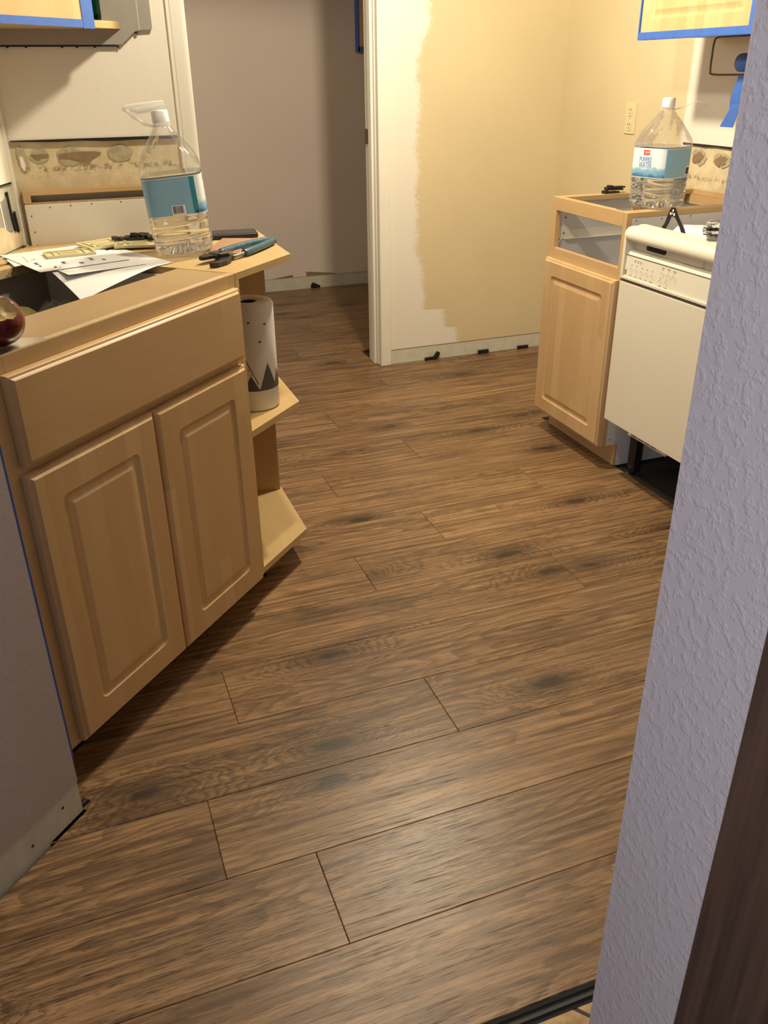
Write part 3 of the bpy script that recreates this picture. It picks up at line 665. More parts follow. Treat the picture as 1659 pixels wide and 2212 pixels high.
# ---------------------------------------------------------------- water bottles
PROF = [(0.0, 0.056, 4.0), (0.003, 0.063, 4.2), (0.009, 0.068, 4.6), (0.020, 0.0715, 5), (0.090, 0.0715, 5), (0.0915, 0.0705, 5), (0.180, 0.0705, 5), (0.183, 0.0725, 5), (0.192, 0.0722, 4.8),
        (0.205, 0.0690, 4.2), (0.222, 0.0615, 3.6), (0.240, 0.0510, 3.0), (0.256, 0.0400, 2.5), (0.270, 0.0295, 2.1), (0.281, 0.0215, 2.0), (0.286, 0.0180, 2.0), (0.300, 0.0165, 2.0)]
def bprof(z):
    for (za, aa, na), (zb, ab, nb) in zip(PROF[:-1], PROF[1:]):
        if z <= zb:
            t = (z - za) / (zb - za); return aa + (ab - aa) * t, na + (nb - na) * t
    return PROF[-1][1:]
def brad(th, z, off=0.0, tex=True):
    a, n = bprof(z); c, s_ = abs(math.cos(th)), abs(math.sin(th))
    r = a / (c ** n + s_ ** n) ** (1 / n)
    if tex:
        if 0.186 < z < 0.275:
            wnd = math.sin(math.pi * (z - 0.186) / 0.089); r *= 1 + 0.020 * wnd * math.sin(11 * th + 75 * z)
        for zr in (0.026, 0.042, 0.058, 0.074):
            q = (z - zr - 0.0035 * math.sin(2 * th + zr * 200)) / 0.0034; r -= 0.0034 * math.exp(-q * q)
    return r + off
def bottle(name, label, loc, rz, grp):
    t = thing(name, label, 'bottle', loc, rz, grp)
    N = 112
    def ring(z, off, k=1.0, dz=None): 
        out = []
        for i in range(N):
            th = 2 * math.pi * i / N; r = brad(th, z, off) * k
            zz = z + (dz(th) if dz else 0); out.append((r * math.cos(th), r * math.sin(th), zz))
        return out
    zs = [0.0, 0.002, 0.005, 0.009, 0.014] + [0.020 + 0.070 * i / 42 for i in range(43)] + [0.0915, 0.10, 0.12, 0.14, 0.16, 0.18] + [0.183 + 0.098 * i / 40 for i in range(41)] + [0.286, 0.300]
    pet_dz = lambda h: (lambda th: h * (0.55 + 0.45 * math.cos(5 * th)))
    base = [ring(0.0, 0, k, pet_dz(h)) for k, h in ((0.10, 0.022), (0.28, 0.020), (0.50, 0.014), (0.72, 0.007), (0.88, 0.002))]
    MB().loops(base + [ring(z, 0) for z in zs], cap0=True, cap1=False).build('bottle_wall', 'pet', t, smooth=180)
    zw = [z for z in zs if 0.002 < z <= 0.1796] + [0.182]
    wbase = [ring(0.002, -0.0014, k, pet_dz(h)) for k, h in ((0.10, 0.022), (0.28, 0.020), (0.50, 0.014), (0.72, 0.007), (0.88, 0.002))]
    MB().loops(wbase + [ring(z, -0.0014) for z in zw]).build('water', 'water', t, smooth=60)
    capm = MB(); L = []
    for z, r in ((0.292, 0.0192), (0.315, 0.0188), (0.318, 0.0170)):
        L.append([((r + 0.0006 * (i % 2)) * math.cos(2 * math.pi * i / 64), (r + 0.0006 * (i % 2)) * math.sin(2 * math.pi * i / 64), z) for i in range(64)])
    capm.loops(L); capm.build('cap', 'capw', t, smooth=50)
    MB().lathe([(0.0165, 0.284), (0.0205, 0.284), (0.0205, 0.289), (0.0165, 0.289)], 40, cap0=False, cap1=False).build('neck_ring', 'strap', t, smooth=50)
    # label: four printed zones round the bottle (front centred on +x)
    def zone(nm, mat, d0, d1, z0=0.093, z1=0.178, off=0.0007, nz=4, par=t):
        n = max(2, int(abs(d1 - d0) / 2.5)); v = []; f = []
        for i in range(nz + 1):
            z = z0 + (z1 - z0) * i / nz
            for j in range(n + 1):
                th = math.radians(d0 + (d1 - d0) * j / n); r = brad(th, z, off, False); v.append((r * math.cos(th), r * math.sin(th), z))
        for i in range(nz):
            for j in range(n): k = i * (n + 1) + j; f.append((k, k + 1, k + n + 2, k + n + 1))
        return MB().add(v, f).build(nm, mat, par, smooth=60)
    lab = zone('label', 'lab_b', 45, 300)
    fr = zone('label_front', 'lab_f', -52, 45, par=lab); zone('label_seam', 'lab_t', -60, -52, par=lab)
    for z0, z1 in ((0.0925, 0.0942), (0.1765, 0.1785)): zone('label_rim', 'lab_w', -60, 300, z0, z1, 0.0009, 1, lab)
    # red badge with a paler lower band and a small ring mark
    zone('badge', 'lab_r', -13, 5, 0.1585, 0.1725, 0.0011, 1, lab); zone('badge_bar', 'lab_w', -10, -2, 0.1655, 0.1685, 0.0013, 1, lab)
    zone('badge_mark', 'lab_w', 0, 3.0, 0.1645, 0.1695, 0.0013, 1, lab); zone('badge_bar', 'lab_w', -11, 3, 0.1612, 0.1622, 0.0013, 1, lab)
    def text(s_, size, deg, z, mat):
        cu = bpy.data.curves.new('text', 'FONT'); cu.body = s_; cu.size = size; cu.align_x = 'CENTER'; cu.resolution_u = 3
        to = bpy.data.objects.new('text', cu); COL.objects.link(to)
        dg = bpy.context.evaluated_depsgraph_get(); me = bpy.data.meshes.new_from_object(to.evaluated_get(dg))
        bpy.data.objects.remove(to)
        for v in me.vertices:
            th = math.radians(deg) + v.co.x * 0.78 / 0.0725; r = brad(th, z + v.co.y * 1.35, 0.0012, False)
            v.co = (r * math.cos(th), r * math.sin(th), z + v.co.y * 1.35)
        me.materials.append(M[mat]); o = bpy.data.objects.new('lettering', me); COL.objects.link(o); o.parent = lab; return o
    text('PURIFIED', 0.0145, -5, 0.1395, 'lab_txt'); text('WATER', 0.0175, -5, 0.1215, 'lab_txt')
    # small print on the blue side panel, barcode on the opposite side
    for i in range(6): zone('small_print', 'lab_pale', 58, 58 + (38, 30, 40, 33, 22, 36)[i], 0.171 - i * 0.0075, 0.1718 - i * 0.0075, 0.0011, 1, lab)
    zone('small_print', 'lab_pale', 60, 100, 0.102, 0.1035, 0.0011, 1, lab)
    bc = zone('barcode', 'lab_w', 262, 287, 0.0935, 0.1165, 0.0011, 1, lab)
    rd = random.Random(5); a = 264.5
    while a < 284:
        wd = rd.choice((0.35, 0.6, 1.0)); zone('barcode_bar', 'ink_k', a, a + wd, 0.098, 0.1150, 0.0014, 1, lab); a += wd + rd.choice((0.35, 0.5, 0.8))
    zone('small_print', 'ink_k', -56.5, -53.5, 0.094, 0.101, 0.0012, 1, lab)
    zone('nutrition_box', 'lab_w', 112, 128, 0.098, 0.124, 0.0011, 1, lab); zone('nutrition_print', 'ink_k', 114, 126, 0.101, 0.121, 0.0013, 1, lab)
    return t
bL = bottle('water_bottle', 'large clear water bottle with raised white handle, on left cabinet beside the pliers', (0.300, 2.215, 0.8725), math.radians(350), 'large bottles of purified water')
bR = bottle('water_bottle', 'large clear water bottle on the open right cabinet behind the dishwasher', (1.842, 2.416, 0.8695), math.radians(197), 'large bottles of purified water')
bL.rotation_euler = (0, 0, math.radians(350))
def in_frame(t, pts):            # world points to a rotated thing's own frame
    mi = (Matrix.Translation(t.location) @ Matrix.Rotation(t.rotation_euler.z, 4, 'Z')).inverted(); return [tuple(mi @ Vector(p)) for p in pts]
hx, hy, hz = bL.location
def arc(pts, n=6):               # Catmull-Rom through points
    P = [Vector(p) for p in pts]; P = [P[0] * 2 - P[1]] + P + [P[-1] * 2 - P[-2]]; out = []
    for i in range(1, len(P) - 2):
        for k in range(n):
            t = k / n; a, b, c, d = P[i - 1:i + 3]
            out.append(0.5 * ((2 * b) + (c - a) * t + (2 * a - 5 * b + 4 * c - d) * t * t + (3 * b - a - 3 * c + d) * t ** 3))
    out.append(P[-2]); return out
hp = arc([(hx - 0.016, hy - 0.008, hz + 0.287), (hx - 0.045, hy - 0.010, hz + 0.297), (hx - 0.072, hy - 0.012, hz + 0.322), (hx - 0.078, hy - 0.012, hz + 0.330), (hx - 0.060, hy - 0.013, hz + 0.333), (hx - 0.02, hy - 0.014, hz + 0.334), (hx + 0.012, hy - 0.014, hz + 0.334)])
MB().tube(in_frame(bL, hp), 0.0035, 8, flat=1.3).build('handle', 'strap', bL, smooth=60)
gp = in_frame(bL, [(hx - 0.066, hy - 0.013, hz + 0.327), (hx - 0.05, hy - 0.013, hz + 0.322), (hx - 0.02, hy - 0.014, hz + 0.3255), (hx + 0.012, hy - 0.014, hz + 0.330)])
MB().tube(gp, [0.003, 0.008, 0.008, 0.004], 10, flat=1.2).build('handle_grip', 'strap', bL, smooth=60)
hx, hy, hz = bR.location
hp = arc([(hx + 0.015, hy - 0.014, hz + 0.285), (hx + 0.05, hy - 0.02, hz + 0.294), (hx + 0.085, hy - 0.024, hz + 0.306), (hx + 0.105, hy - 0.03, hz + 0.300), (hx + 0.118, hy - 0.034, hz + 0.288)])
MB().tube(in_frame(bR, hp), 0.0018, 6).build('handle', 'strap', bR, smooth=60)

bL.rotation_euler = (Matrix.Rotation(math.radians(-4.6), 3, Vector((-0.134, -0.991, 0))).inverted() @ Matrix.Rotation(math.radians(350), 3, 'Z')).to_euler()
bL.location = (0.300, 2.222, 0.8775)
# ---------------------------------------------------------------- papers, plates, spacers
def sheet(name, label, corners, nx=10, ny=12, zf=None, z=0.8738, th=0.0004):
    a, b, c, d = [Vector((*p, 0)) for p in corners]; v = []
    for s_ in (0, 1):
        for i in range(ny + 1):
            for j in range(nx + 1):
                p = (a.lerp(b, i / ny)).lerp(d.lerp(c, i / ny), j / nx)
                v.append((p.x, p.y, (zf(j / nx, i / ny) if zf else z) + s_ * th))
    n1 = (nx + 1) * (ny + 1); f = []
    for i in range(ny):
        for j in range(nx):
            k = i * (nx + 1) + j; q = (k, k + 1, k + nx + 2, k + nx + 1); f.append(q[::-1]); f.append(tuple(x + n1 for x in q))
    o = MB().add(v, f).build(name, 'paper', smooth=60); return tag(o, label, 'paper')
shA = sheet('paper_sheet', 'white paper sheet with blue handwriting, topmost of the sheets on the sink cabinet', [(-0.045, 2.092), (-0.135, 2.345), (0.068, 2.417), (0.158, 2.164)], z=0.8765)
shC = sheet('paper_sheet', 'white paper sheet whose front corner droops into the open sink cabinet', [(0.030, 1.945), (-0.055, 2.212), (0.150, 2.345), (0.250, 2.10)],
            zf=lambda u, v_: 0.8735 - 0.036 * max(0.0, 1 - u * 1.25 - v_ * 1.55) ** 1.2)
shD = sheet('paper_sheet', 'white paper sheet peeking out at the back beneath the handwritten sheet', [(-0.10, 2.19), (-0.120, 2.285), (0.128, 2.470), (0.19, 2.385)], z=0.8752)
shE = sheet('paper_sheet', 'white paper sheet showing one corner between handwritten and drooping sheets', [(0.014, 2.045), (-0.075, 2.300), (0.10, 2.36), (0.19, 2.10)], z=0.8748)
# handwriting strokes
def stroke(pts):
    O, ex, ey = Vector((-0.045, 2.092, 0.8771)), Vector((0.942, 0.334, 0)), Vector((-0.334, 0.942, 0))
    return MB().tube([O + ex * a + ey * b for a, b in pts], 0.00045, 4).build('handwriting', 'pen', shA)
def word(x, y, dx, dy, k, h, seed):
    rd = random.Random(seed); pts = []
    for i in range(k):
        t = i / (k - 1); s_ = (h if i % 2 else -h) * rd.uniform(0.5, 1.1)
        pts.append((x + dx * t - dy / (abs(dx) + abs(dy)) * s_, y + dy * t + dx / (abs(dx) + abs(dy)) * s_))
    stroke(pts)
stroke([(0.035, 0.215), (0.028, 0.17), (0.020, 0.13)]); stroke([(0.030, 0.150), (0.045, 0.155), (0.044, 0.165)])
word(0.030, 0.115, -0.004, -0.03, 9, 0.006, 1); word(0.026, 0.075, -0.003, -0.018, 6, 0.004, 2)
word(0.085, 0.085, -0.008, -0.03, 9, 0.008, 3); stroke([(0.060, 0.030), (0.052, 0.018), (0.046, 0.012)]); word(0.050, 0.040, -0.006, -0.018, 7, 0.006, 4)
word(0.115, 0.050, -0.006, -0.022, 7, 0.007, 5); word(0.150, 0.085, -0.006, -0.034, 9, 0.008, 6); word(0.170, 0.050, -0.003, -0.02, 6, 0.006, 7)
def wall_plate(label, loc, rz, tilt=0.0):
    t = thing('wall_plate', label, 'wall plate', loc, group='ivory wall plates', rot=(tilt, 0, rz))
    w_, h_ = 0.0575, 0.035
    MB().box(-w_, w_, -h_, h_, 0, 0.0018).build('plate', 'ivory', t, bevel=0.0006)
    for d in ((-w_, w_, -h_, -h_ + .003), (-w_, w_, h_ - .003, h_), (-w_, -w_ + .003, -h_ + .003, h_ - .003), (w_ - .003, w_, -h_ + .003, h_ - .003)): box('rim', 'ivory', (*d, 0.0018, 0.0065), t, bevel=0.0006)
    for x in (-0.036, 0.036): box('rib', 'ivory', (x - 0.0012, x + 0.0012, -h_ + .003, h_ - .003, 0.0018, 0.0050), t)
    for y in (-0.013, 0.013):
        MB().prism([(a, b) for a, b in rrect(-0.026, 0.026, y - 0.006, y + 0.006, 0.0058)], 0.0018, 0.0055).build('slot_collar', 'ivory', t, bevel=0.001)
        MB().prism([(a, b) for a, b in rrect(-0.018, 0.018, y - 0.0022, y + 0.0022, 0.002)], 0.0054, 0.0058).build('slot', 'ivory_d', t)
    return t
wall_plate('ivory wall plate lying face down on the handwritten sheet, leftmost of three', (0.026, 2.286, 0.8772), math.radians(8))
wall_plate('ivory wall plate tilted on paper between leftmost plate and black spacers', (0.112, 2.372, 0.8800), math.radians(28), 0.07)
wall_plate('ivory wall plate lying under the black spacers beside the water bottle', (0.198, 2.345, 0.8768), math.radians(-12))
def spacer(label, loc, rot, group, L=0.05, kind=0, cat='spacer'):
    t = thing('flooring_spacer', label, cat, loc, group=group, rot=rot)
    w_ = 0.024
    MB().box(-L / 2, L / 2, -w_ / 2, w_ / 2, 0, 0.0055).build('plate', 'black', t, bevel=0.0006)
    MB().box(-L / 2, -L / 2 + 0.014, -w_ / 2, w_ / 2, 0.0055, 0.010).build('step', 'black', t, bevel=0.0006)
    for x in (-0.004, 0.006, 0.016): box('groove_rib', 'graphite', (x, x + 0.003, -w_ / 2 + .003, w_ / 2 - .003, 0.0055, 0.0062), t)
    return t
pile = [((0.165, 2.405, 0.8835), (0.05, 0.02, 0.35)), ((0.195, 2.395, 0.884), (0.10, -0.05, -0.25)), ((0.228, 2.408, 0.8835), (0.0, 0.08, 0.6)), ((0.182, 2.440, 0.8760), (0.0, 0.0, 0.1)),
        ((0.235, 2.440, 0.8765), (0.04, 0.0, -0.3)), ((0.210, 2.415, 0.8895), (0.02, 0.03, 0.9)), ((0.250, 2.385, 0.884), (0.15, 0.0, 0.2))]
for loc, rot in pile: spacer('black plastic flooring spacer in the loose pile behind the left water bottle', loc, rot, 'spacers piled behind the left bottle', 0.052)
# on the right cabinet's far corner
for i, (loc, rz) in enumerate((((1.905, 2.765, 0.8695), 0.15), ((1.915, 2.762, 0.8800), -0.15), ((1.925, 2.764, 0.8862), 0.05))):
    spacer('black plastic flooring spacer ' + ('lowest of', 'middle of', 'topmost of')[i] + ' the stack on the right cabinet', loc, (0, 0, rz), 'spacers stacked on the right cabinet', 0.065)
# along the walls, wedged upright between boards and wall
def upright(label, poly, loc, rz=0.0, th=0.010, steps=()):
    t = thing('flooring_spacer', label, 'spacer', loc, rz, 'spacers wedged along the walls')
    MB().prism(poly, 0, th, 'y').build('plate', 'black', t, bevel=0.0008)
    for d in steps: box('step', 'black', d, t, bevel=0.0006)
    return t
upright('black two-armed flooring spacer at the wall foot, nearest the door casing', [(-0.035, 0), (0.028, 0), (0.046, 0.028), (0.040, 0.036), (0.030, 0.040), (0.012, 0.016), (-0.035, 0.014)], (1.636, 3.734, 0.0005), steps=((-0.035, -0.022, -0.004, 0.0, 0.0, 0.010),))
upright('black flooring spacer at the wall foot, middle one between casing and right cabinet', [(-0.029, 0), (0.029, 0), (0.029, 0.019), (-0.029, 0.019)], (1.920, 3.734, 0.0005), steps=((-0.029, -0.016, -0.004, 0.0, 0.0, 0.014),))
upright('black flooring spacer at the wall foot, beside the right maple cabinet', [(-0.030, 0), (0.030, 0), (0.030, 0.016), (-0.030, 0.016)], (2.144, 3.734, 0.0005), steps=((-0.030, -0.017, -0.004, 0.0, 0.0, 0.012),))
upright('black flooring spacer tilted at the foot of the far room wall', [(-0.030, 0.004), (-0.014, 0.0), (0.032, 0.0), (0.034, 0.012), (-0.016, 0.036), (-0.030, 0.018)], (1.556, 5.482, 0.0005), steps=((0.010, 0.030, -0.004, 0.0, 0.0, 0.008),))
upright('black flooring spacer tip at the end of the near left wall', [(-0.005, 0), (0.016, 0), (0.010, 0.010), (-0.005, 0.010)], UC(0.855, -1.046, 0.0005), math.pi / 4, steps=((-0.004, 0.004, 0.010, 0.014, 0.0, 0.006),))

# ---------------------------------------------------------------- phone, sample, pliers
ph = thing('phone', 'black phone in a dark case lying behind the left water bottle', 'phone', (0.440, 2.405, 0.8722), math.radians(-4))
MB().prism([(a, b) for a, b in rrect(-0.080, 0.080, -0.041, 0.041, 0.010)], 0.0, 0.0125).build('case', 'black', ph, smooth=40, bevel=0.002)
MB().prism([(a, b) for a, b in rrect(-0.075, 0.075, -0.036, 0.036, 0.008)], 0.0122, 0.0132).build('back', 'graphite', ph, smooth=40)
sm = thing('floor_sample', 'small reddish brown laminate board offcut lying between bottle and pliers', 'board', (0.405, 2.228, 0.8722), math.radians(66))
MB().box(-0.105, 0.105, -0.045, 0.036, 0, 0.009).build('board_face', 'sample', sm, bevel=0.0005)
MB().box(-0.105, 0.105, -0.051, -0.045, 0.002, 0.005).build('tongue', 'particle', sm)
MB().box(-0.105, 0.105, -0.045, 0.036, -0.0004, 0.0004).build('backing', 'under', sm)
pl = thing('pliers', 'groove-joint pliers with worn blue grips and dark jaws on the birch shelf top', 'pliers', (0.318, 2.008, 0.8722), math.atan2(2.235 - 2.008, 0.535 - 0.318))
# local x: jaw tip to grip end
MB().prism([(0.0, -0.012), (0.012, -0.020), (0.045, -0.022), (0.072, -0.016), (0.088, -0.006), (0.100, -0.008), (0.100, 0.004), (0.088, 0.024), (0.066, 0.026), (0.060, 0.006), (0.040, -0.002), (0.016, -0.003), (0.0, -0.002)], 0.001, 0.012).build('lower_jaw', 'steel_d', pl, bevel=0.002)
MB().prism([(0.022, 0.030), (0.050, 0.020), (0.064, 0.008), (0.096, 0.004), (0.100, 0.020), (0.090, 0.038), (0.066, 0.046), (0.036, 0.046), (0.024, 0.042)], 0.010, 0.019).build('upper_jaw', 'steel_d', pl, bevel=0.002)
MB().prism([(0.060, 0.004), (0.100, -0.006), (0.108, 0.010), (0.092, 0.040), (0.070, 0.046), (0.062, 0.030)], 0.0190, 0.0215).build('pivot_plate', 'steel', pl, bevel=0.001)
MB().prism([(a, b) for a, b in rrect(0.070, 0.096, 0.012, 0.022, 0.0048)], 0.0213, 0.0220).build('pivot_slot', 'black_gap', pl)
MB().cyl((0.085, 0.018, 0.020), 0.006, 0.004, 'z', 14).build('pivot_bolt', 'steel', pl, bevel=0.0008)
MB().tube(arc([(0.095, 0.000, 0.007), (0.112, -0.006, 0.008), (0.135, -0.008, 0.009), (0.150, -0.008, 0.009)]), 0.005, 8).build('shank', 'steel', pl, smooth=60)
MB().tube(arc([(0.142, -0.008, 0.0095), (0.17, -0.008, 0.010), (0.22, -0.004, 0.010), (0.27, 0.002, 0.010), (0.312, 0.010, 0.010), (0.318, 0.011, 0.010)]), [0.0085] + [0.0095] * 28 + [0.008, 0.004], 12, flat=0.95).build('grip', 'handle_blue', pl, smooth=60)
MB().tube(arc([(0.092, 0.034, 0.0155), (0.115, 0.036, 0.0145), (0.13, 0.036, 0.013)]), 0.005, 8).build('shank', 'steel', pl, smooth=60)
MB().tube(arc([(0.108, 0.037, 0.014), (0.15, 0.041, 0.013), (0.20, 0.042, 0.012), (0.26, 0.038, 0.011), (0.305, 0.031, 0.010), (0.316, 0.029, 0.010)]), [0.0085] + [0.0095] * 28 + [0.008, 0.004], 12, flat=0.95).build('grip', 'handle_blue', pl, smooth=60)

# ---------------------------------------------------------------- apple on a silver sheet
fo = tag(MB().prism([UC(0.880, -1.106)[:2], UC(1.052, -1.112)[:2], UC(1.050, -1.128)[:2], UC(1.010, -1.200)[:2], UC(0.890, -1.21)[:2]], TOP + 0.0002, TOP + 0.0014).build('metal_sheet', 'foil'), 'thin silver metal sheet under the apple on the cabinet corner', 'sheet')
ap = thing('apple', 'dark red apple with a large bite, on a silver sheet at the cabinet corner', 'apple', UC(0.987, -1.150, TOP + 0.0016))
ac, ar = Vector((0, 0, 0.041)), 0.0435
NA, NB = 220, 150; v = []; fs = []; fm = []
tocam = (Vector((0, 0, 1.27)) - Vector(ap.location) - ac).normalized()
side = Vector((0, 0, 1)).cross(tocam).normalized()
bd_ = (tocam * 0.62 + Vector((0, 0, 0.62)) + side * 0.10).normalized()
bites = [(ac + bd_ * 0.052 + side * 0.006, 0.0270), (ac + bd_ * 0.050 + side * 0.018 - Vector((0, 0, 0.010)), 0.0200), (ac + bd_ * 0.050 - side * 0.014 - Vector((0, 0, 0.006)), 0.0225), (ac + bd_ * 0.050 + side * 0.004 - Vector((0, 0, 0.016)) + tocam * 0.006, 0.0170)]
moved = set()
for i in range(NB + 1):
    ph_ = math.pi * i / NB
    for j in range(NA):
        th = 2 * math.pi * j / NA
        r = ar * (1 + 0.05 * math.sin(ph_) ** 2 - 0.16 * math.exp(-(ph_ / 0.42) ** 2) - 0.10 * math.exp(-((math.pi - ph_) / 0.35) ** 2) + 0.012 * math.cos(5 * th) * max(0, -math.cos(ph_)))
        p = ac + Vector((r * math.sin(ph_) * math.cos(th), r * math.sin(ph_) * math.sin(th), r * math.cos(ph_) * 0.98))
        for bc_, br_ in bites:
            q = p - bc_
            if q.length < br_:
                d = (ac - tocam * 0.05 - p).normalized(); bq = q.dot(d); t = -bq + math.sqrt(max(0, bq * bq - q.length_squared + br_ * br_))
                p = p + d * t; moved.add(i * NA + j)
        v.append(tuple(p))
mm = MB()
for i in range(NB):
    for j in range(NA):
        q = (i * NA + j, i * NA + (j + 1) % NA, (i + 1) * NA + (j + 1) % NA, (i + 1) * NA + j); fs.append(q); fm.append(1 if sum(k in moved for k in q) >= 3 else 0)
mm.v = v; mm.f = [f for f, k in zip(fs, fm) if k == 0]; mm.mi = [0] * len(mm.f); mm.build('peel', 'skin', ap, smooth=180)
m2 = MB(); m2.v = v; m2.f = [f for f, k in zip(fs, fm) if k == 1]; m2.mi = [0] * len(m2.f); fo2 = m2.build('bitten_flesh', 'flesh', ap, smooth=60)
for nm in (fo2, ):
    bm = bmesh.new(); bm.from_mesh(nm.data); bmesh.ops.delete(bm, geom=[x for x in bm.verts if not x.link_faces], context='VERTS'); bm.to_mesh(nm.data); bm.free()
MB().tube([(0, 0, 0.070), (0.001, 0.001, 0.080), (0.004, 0.002, 0.088)], 0.0012, 6).build('stem', 'card', ap)

# ---------------------------------------------------------------- upper left corner unit
CU = -1.60
ul = thing('corner_wall_cabinet', 'corner wall cabinet with blue-taped maple door and open end shelf, top left', 'wall cabinet', (0, 0, 1.335))
def pr45(u0, u1, c0, c1, z0, z1, nm, mat, bev=0.0, par=None): return MB().prism([xy(u0, c0), xy(u1, c0), xy(u1, c1), xy(u0, c1)], z0 - 1.335, z1 - 1.335).build(nm, mat, par or ul, bevel=bev)
pr45(1.30, 1.828, CU + 0.012, CU, 1.372, 2.1, 'door', 'maple_v', 0.001)
pr45(1.30, 1.831, CU + 0.0135, CU + 0.010, 1.3675, 1.384, 'masking_tape', 'tape')
pr45(1.793, 1.8315, CU + 0.014, CU + 0.0105, 1.366, 2.1, 'masking_tape', 'tape')
pr45(1.828, 1.8325, CU + 0.0135, CU - 0.006, 1.3665, 2.1, 'masking_tape', 'tape')
MB().prism([xy(1.30, CU), xy(1.955, CU), (0.248, 2.5085), (xy(1.30, CU)[0], 2.5085)], 0.034, 0.050).build('shelf', 'birch', ul, bevel=0.0006)
MB().prism([xy(1.30, CU), xy(1.70, CU), (xy(1.70, CU)[0], 2.5085), (xy(1.30, CU)[0], 2.5085)], 0.050, 0.76).build('carcass', 'maple_v', ul)
MB().prism([(-0.30, 0.0), (0.238, 0.0), (0.272, 0.028), (0.284, 0.031), (0.314, 0.033), (0.317, 0.037), (0.317, 0.765), (-0.30, 0.765)], 2.4995, 2.5095, 'y').build('back_board', 'greyboard', ul, bevel=0.0008)
box('board_joint', 'panelwhite', (0.2845, 0.2860, 2.4990, 2.4996, 0.032, 0.765), ul)
box('clip_rail', 'black', (-0.30, 0.225, 2.500, 2.506, -0.004, 0.0), ul)
for x in (-0.03, 0.012, 0.095, 0.13, 0.172, 0.228): MB().cyl((x, 2.5035, -0.0065), 0.003, 0.005, 'z', 8).build('clip', 'black', ul)
MB().cyl((0.277, 2.5035, 0.024), 0.004, 0.005, 'z', 8).build('clip', 'black', ul)
gb = thing('glass_bottle', 'green glass bottle standing on the upper left corner shelf', 'bottle', (0.178, 2.462, 1.3852))
MB().lathe([(0.0, 0.0), (0.014, 0.0), (0.017, 0.004), (0.0175, 0.06), (0.0175, 0.12), (0.012, 0.15), (0.007, 0.17), (0.007, 0.20)], 28, cap1=False).build('glass', 'green', gb, smooth=50)
MB().lathe([(0.0, 0.001), (0.0155, 0.001), (0.0165, 0.006), (0.0165, 0.012), (0.0, 0.012)], 28).build('base', 'green_d', gb, smooth=50)

# ================================================================== RIGHT: base cabinet with drawer box missing
RX, RY, RT = 1.678, 2.782, 0.869; RW = 0.450
rc = thing('base_cabinet', 'maple base cabinet with open drawer hole and one raised-panel door, beside dishwasher', 'cabinet', (RX, RY, 0), -math.pi / 2)
box('stile', 'maple_fv', (0, 0.030, 0, 0.019, 0.083, RT), rc, bevel=0.0008)
box('stile', 'maple_fv', (RW - 0.020, RW, 0, 0.019, 0.083, RT), rc, bevel=0.0008)
box('top_rail', 'maple_f', (0.0305, RW - 0.0205, 0, 0.019, 0.826, RT), rc, bevel=0.0008)
box('mid_rail', 'maple_f', (0.0305, RW - 0.0205, 0.0005, 0.019, 0.640, 0.698), rc, bevel=0.0008)
box('bottom_rail', 'maple_f', (0.0305, RW - 0.0205, 0.0005, 0.019, 0.083, 0.118), rc)
dr = routed(0.006, 0.446, 0.0845, 0.662, -0.0215, -0.001, 0.056).build('door', 'maple_v', rc, smooth=35)
D = 0.582
MB().prism([(0.019, 0.083), (0.070, 0.083), (0.070, 0.0), (D, 0.0), (D, RT - 0.0165), (0.019, RT - 0.0165)], 0.0, 0.012, 'x').build('side_panel', 'melamine', rc)
MB().prism([(0.019, 0.083), (0.070, 0.083), (0.070, 0.0), (D, 0.0), (D, RT - 0.0165), (0.019, RT - 0.0165)], RW - 0.0125, RW - 0.0005, 'x').build('side_panel', 'melamine', rc)
box('back_panel', 'melamine', (0.012, RW - 0.0125, D - 0.008, D, 0.083, RT - 0.0165), rc)
box('back_rail', 'maple_f', (0.0, 0.25, D - 0.02, D - 0.0085, RT - 0.05, RT - 0.0165), rc)
box('side_rail', 'maple_f', (0.0, 0.042, 0.019, D, RT - 0.016, RT), rc, bevel=0.0006)
box('side_rail', 'maple_f', (RW - 0.048, RW - 0.0005, 0.019, D, RT - 0.016, RT), rc, bevel=0.0006)
box('corner_cleat', 'maple_f', (RW - 0.135, RW - 0.048, 0.110, 0.215, RT - 0.016, RT), rc)
box('cross_rail', 'maple_f', (0.042, RW - 0.048, D - 0.012, D, RT - 0.016, RT), rc, bevel=0.0006)
box('front_cleat', 'maple_f', (0.012, RW - 0.1, 0.019, 0.030, RT - 0.03, RT - 0.001), rc)
box('cabinet_bottom', 'melamine', (0.012, RW - 0.0125, 0.019, D - 0.008, 0.083, 0.099), rc)
box('toe_kick', 'maple_f', (0, RW - 0.0015, 0.060, 0.0695, 0.001, 0.083), rc, bevel=0.0006)
for zz, yy in ((0.845, 0.035), (0.825, 0.032), (0.81, 0.032), (0.845, 0.13), (0.847, 0.24), (0.848, 0.42), (0.105, 0.034)): MB().cyl((RW - 0.0004, yy, zz), 0.002, 0.001, 'x', 8).build('peg_hole', 'ink_k', rc)
MB().cyl((0.0118, 0.052, 0.795), 0.003, 0.001, 'x', 10).build('peg_hole', 'ink_k', rc)
sl = MB().prism([(0.010, 0.712), (0.030, 0.708), (0.04, 0.722), (0.54, 0.722), (0.54, 0.752), (0.075, 0.752), (0.060, 0.766), (0.012, 0.766)], 0.012, 0.0165, 'x').build('drawer_slide', 'trim', rc, bevel=0.0008)
MB().box(0.0165, 0.026, 0.05, 0.54, 0.722, 0.725).build('slide_lip', 'trim', sl)
MB().cyl((0.0165, 0.022, 0.724), 0.0095, 0.007, 'x', 16).build('roller', 'capw', sl, bevel=0.001)
MB().cyl((0.0236, 0.022, 0.724), 0.004, 0.0006, 'x', 12).build('roller_pin', 'bronze', sl)
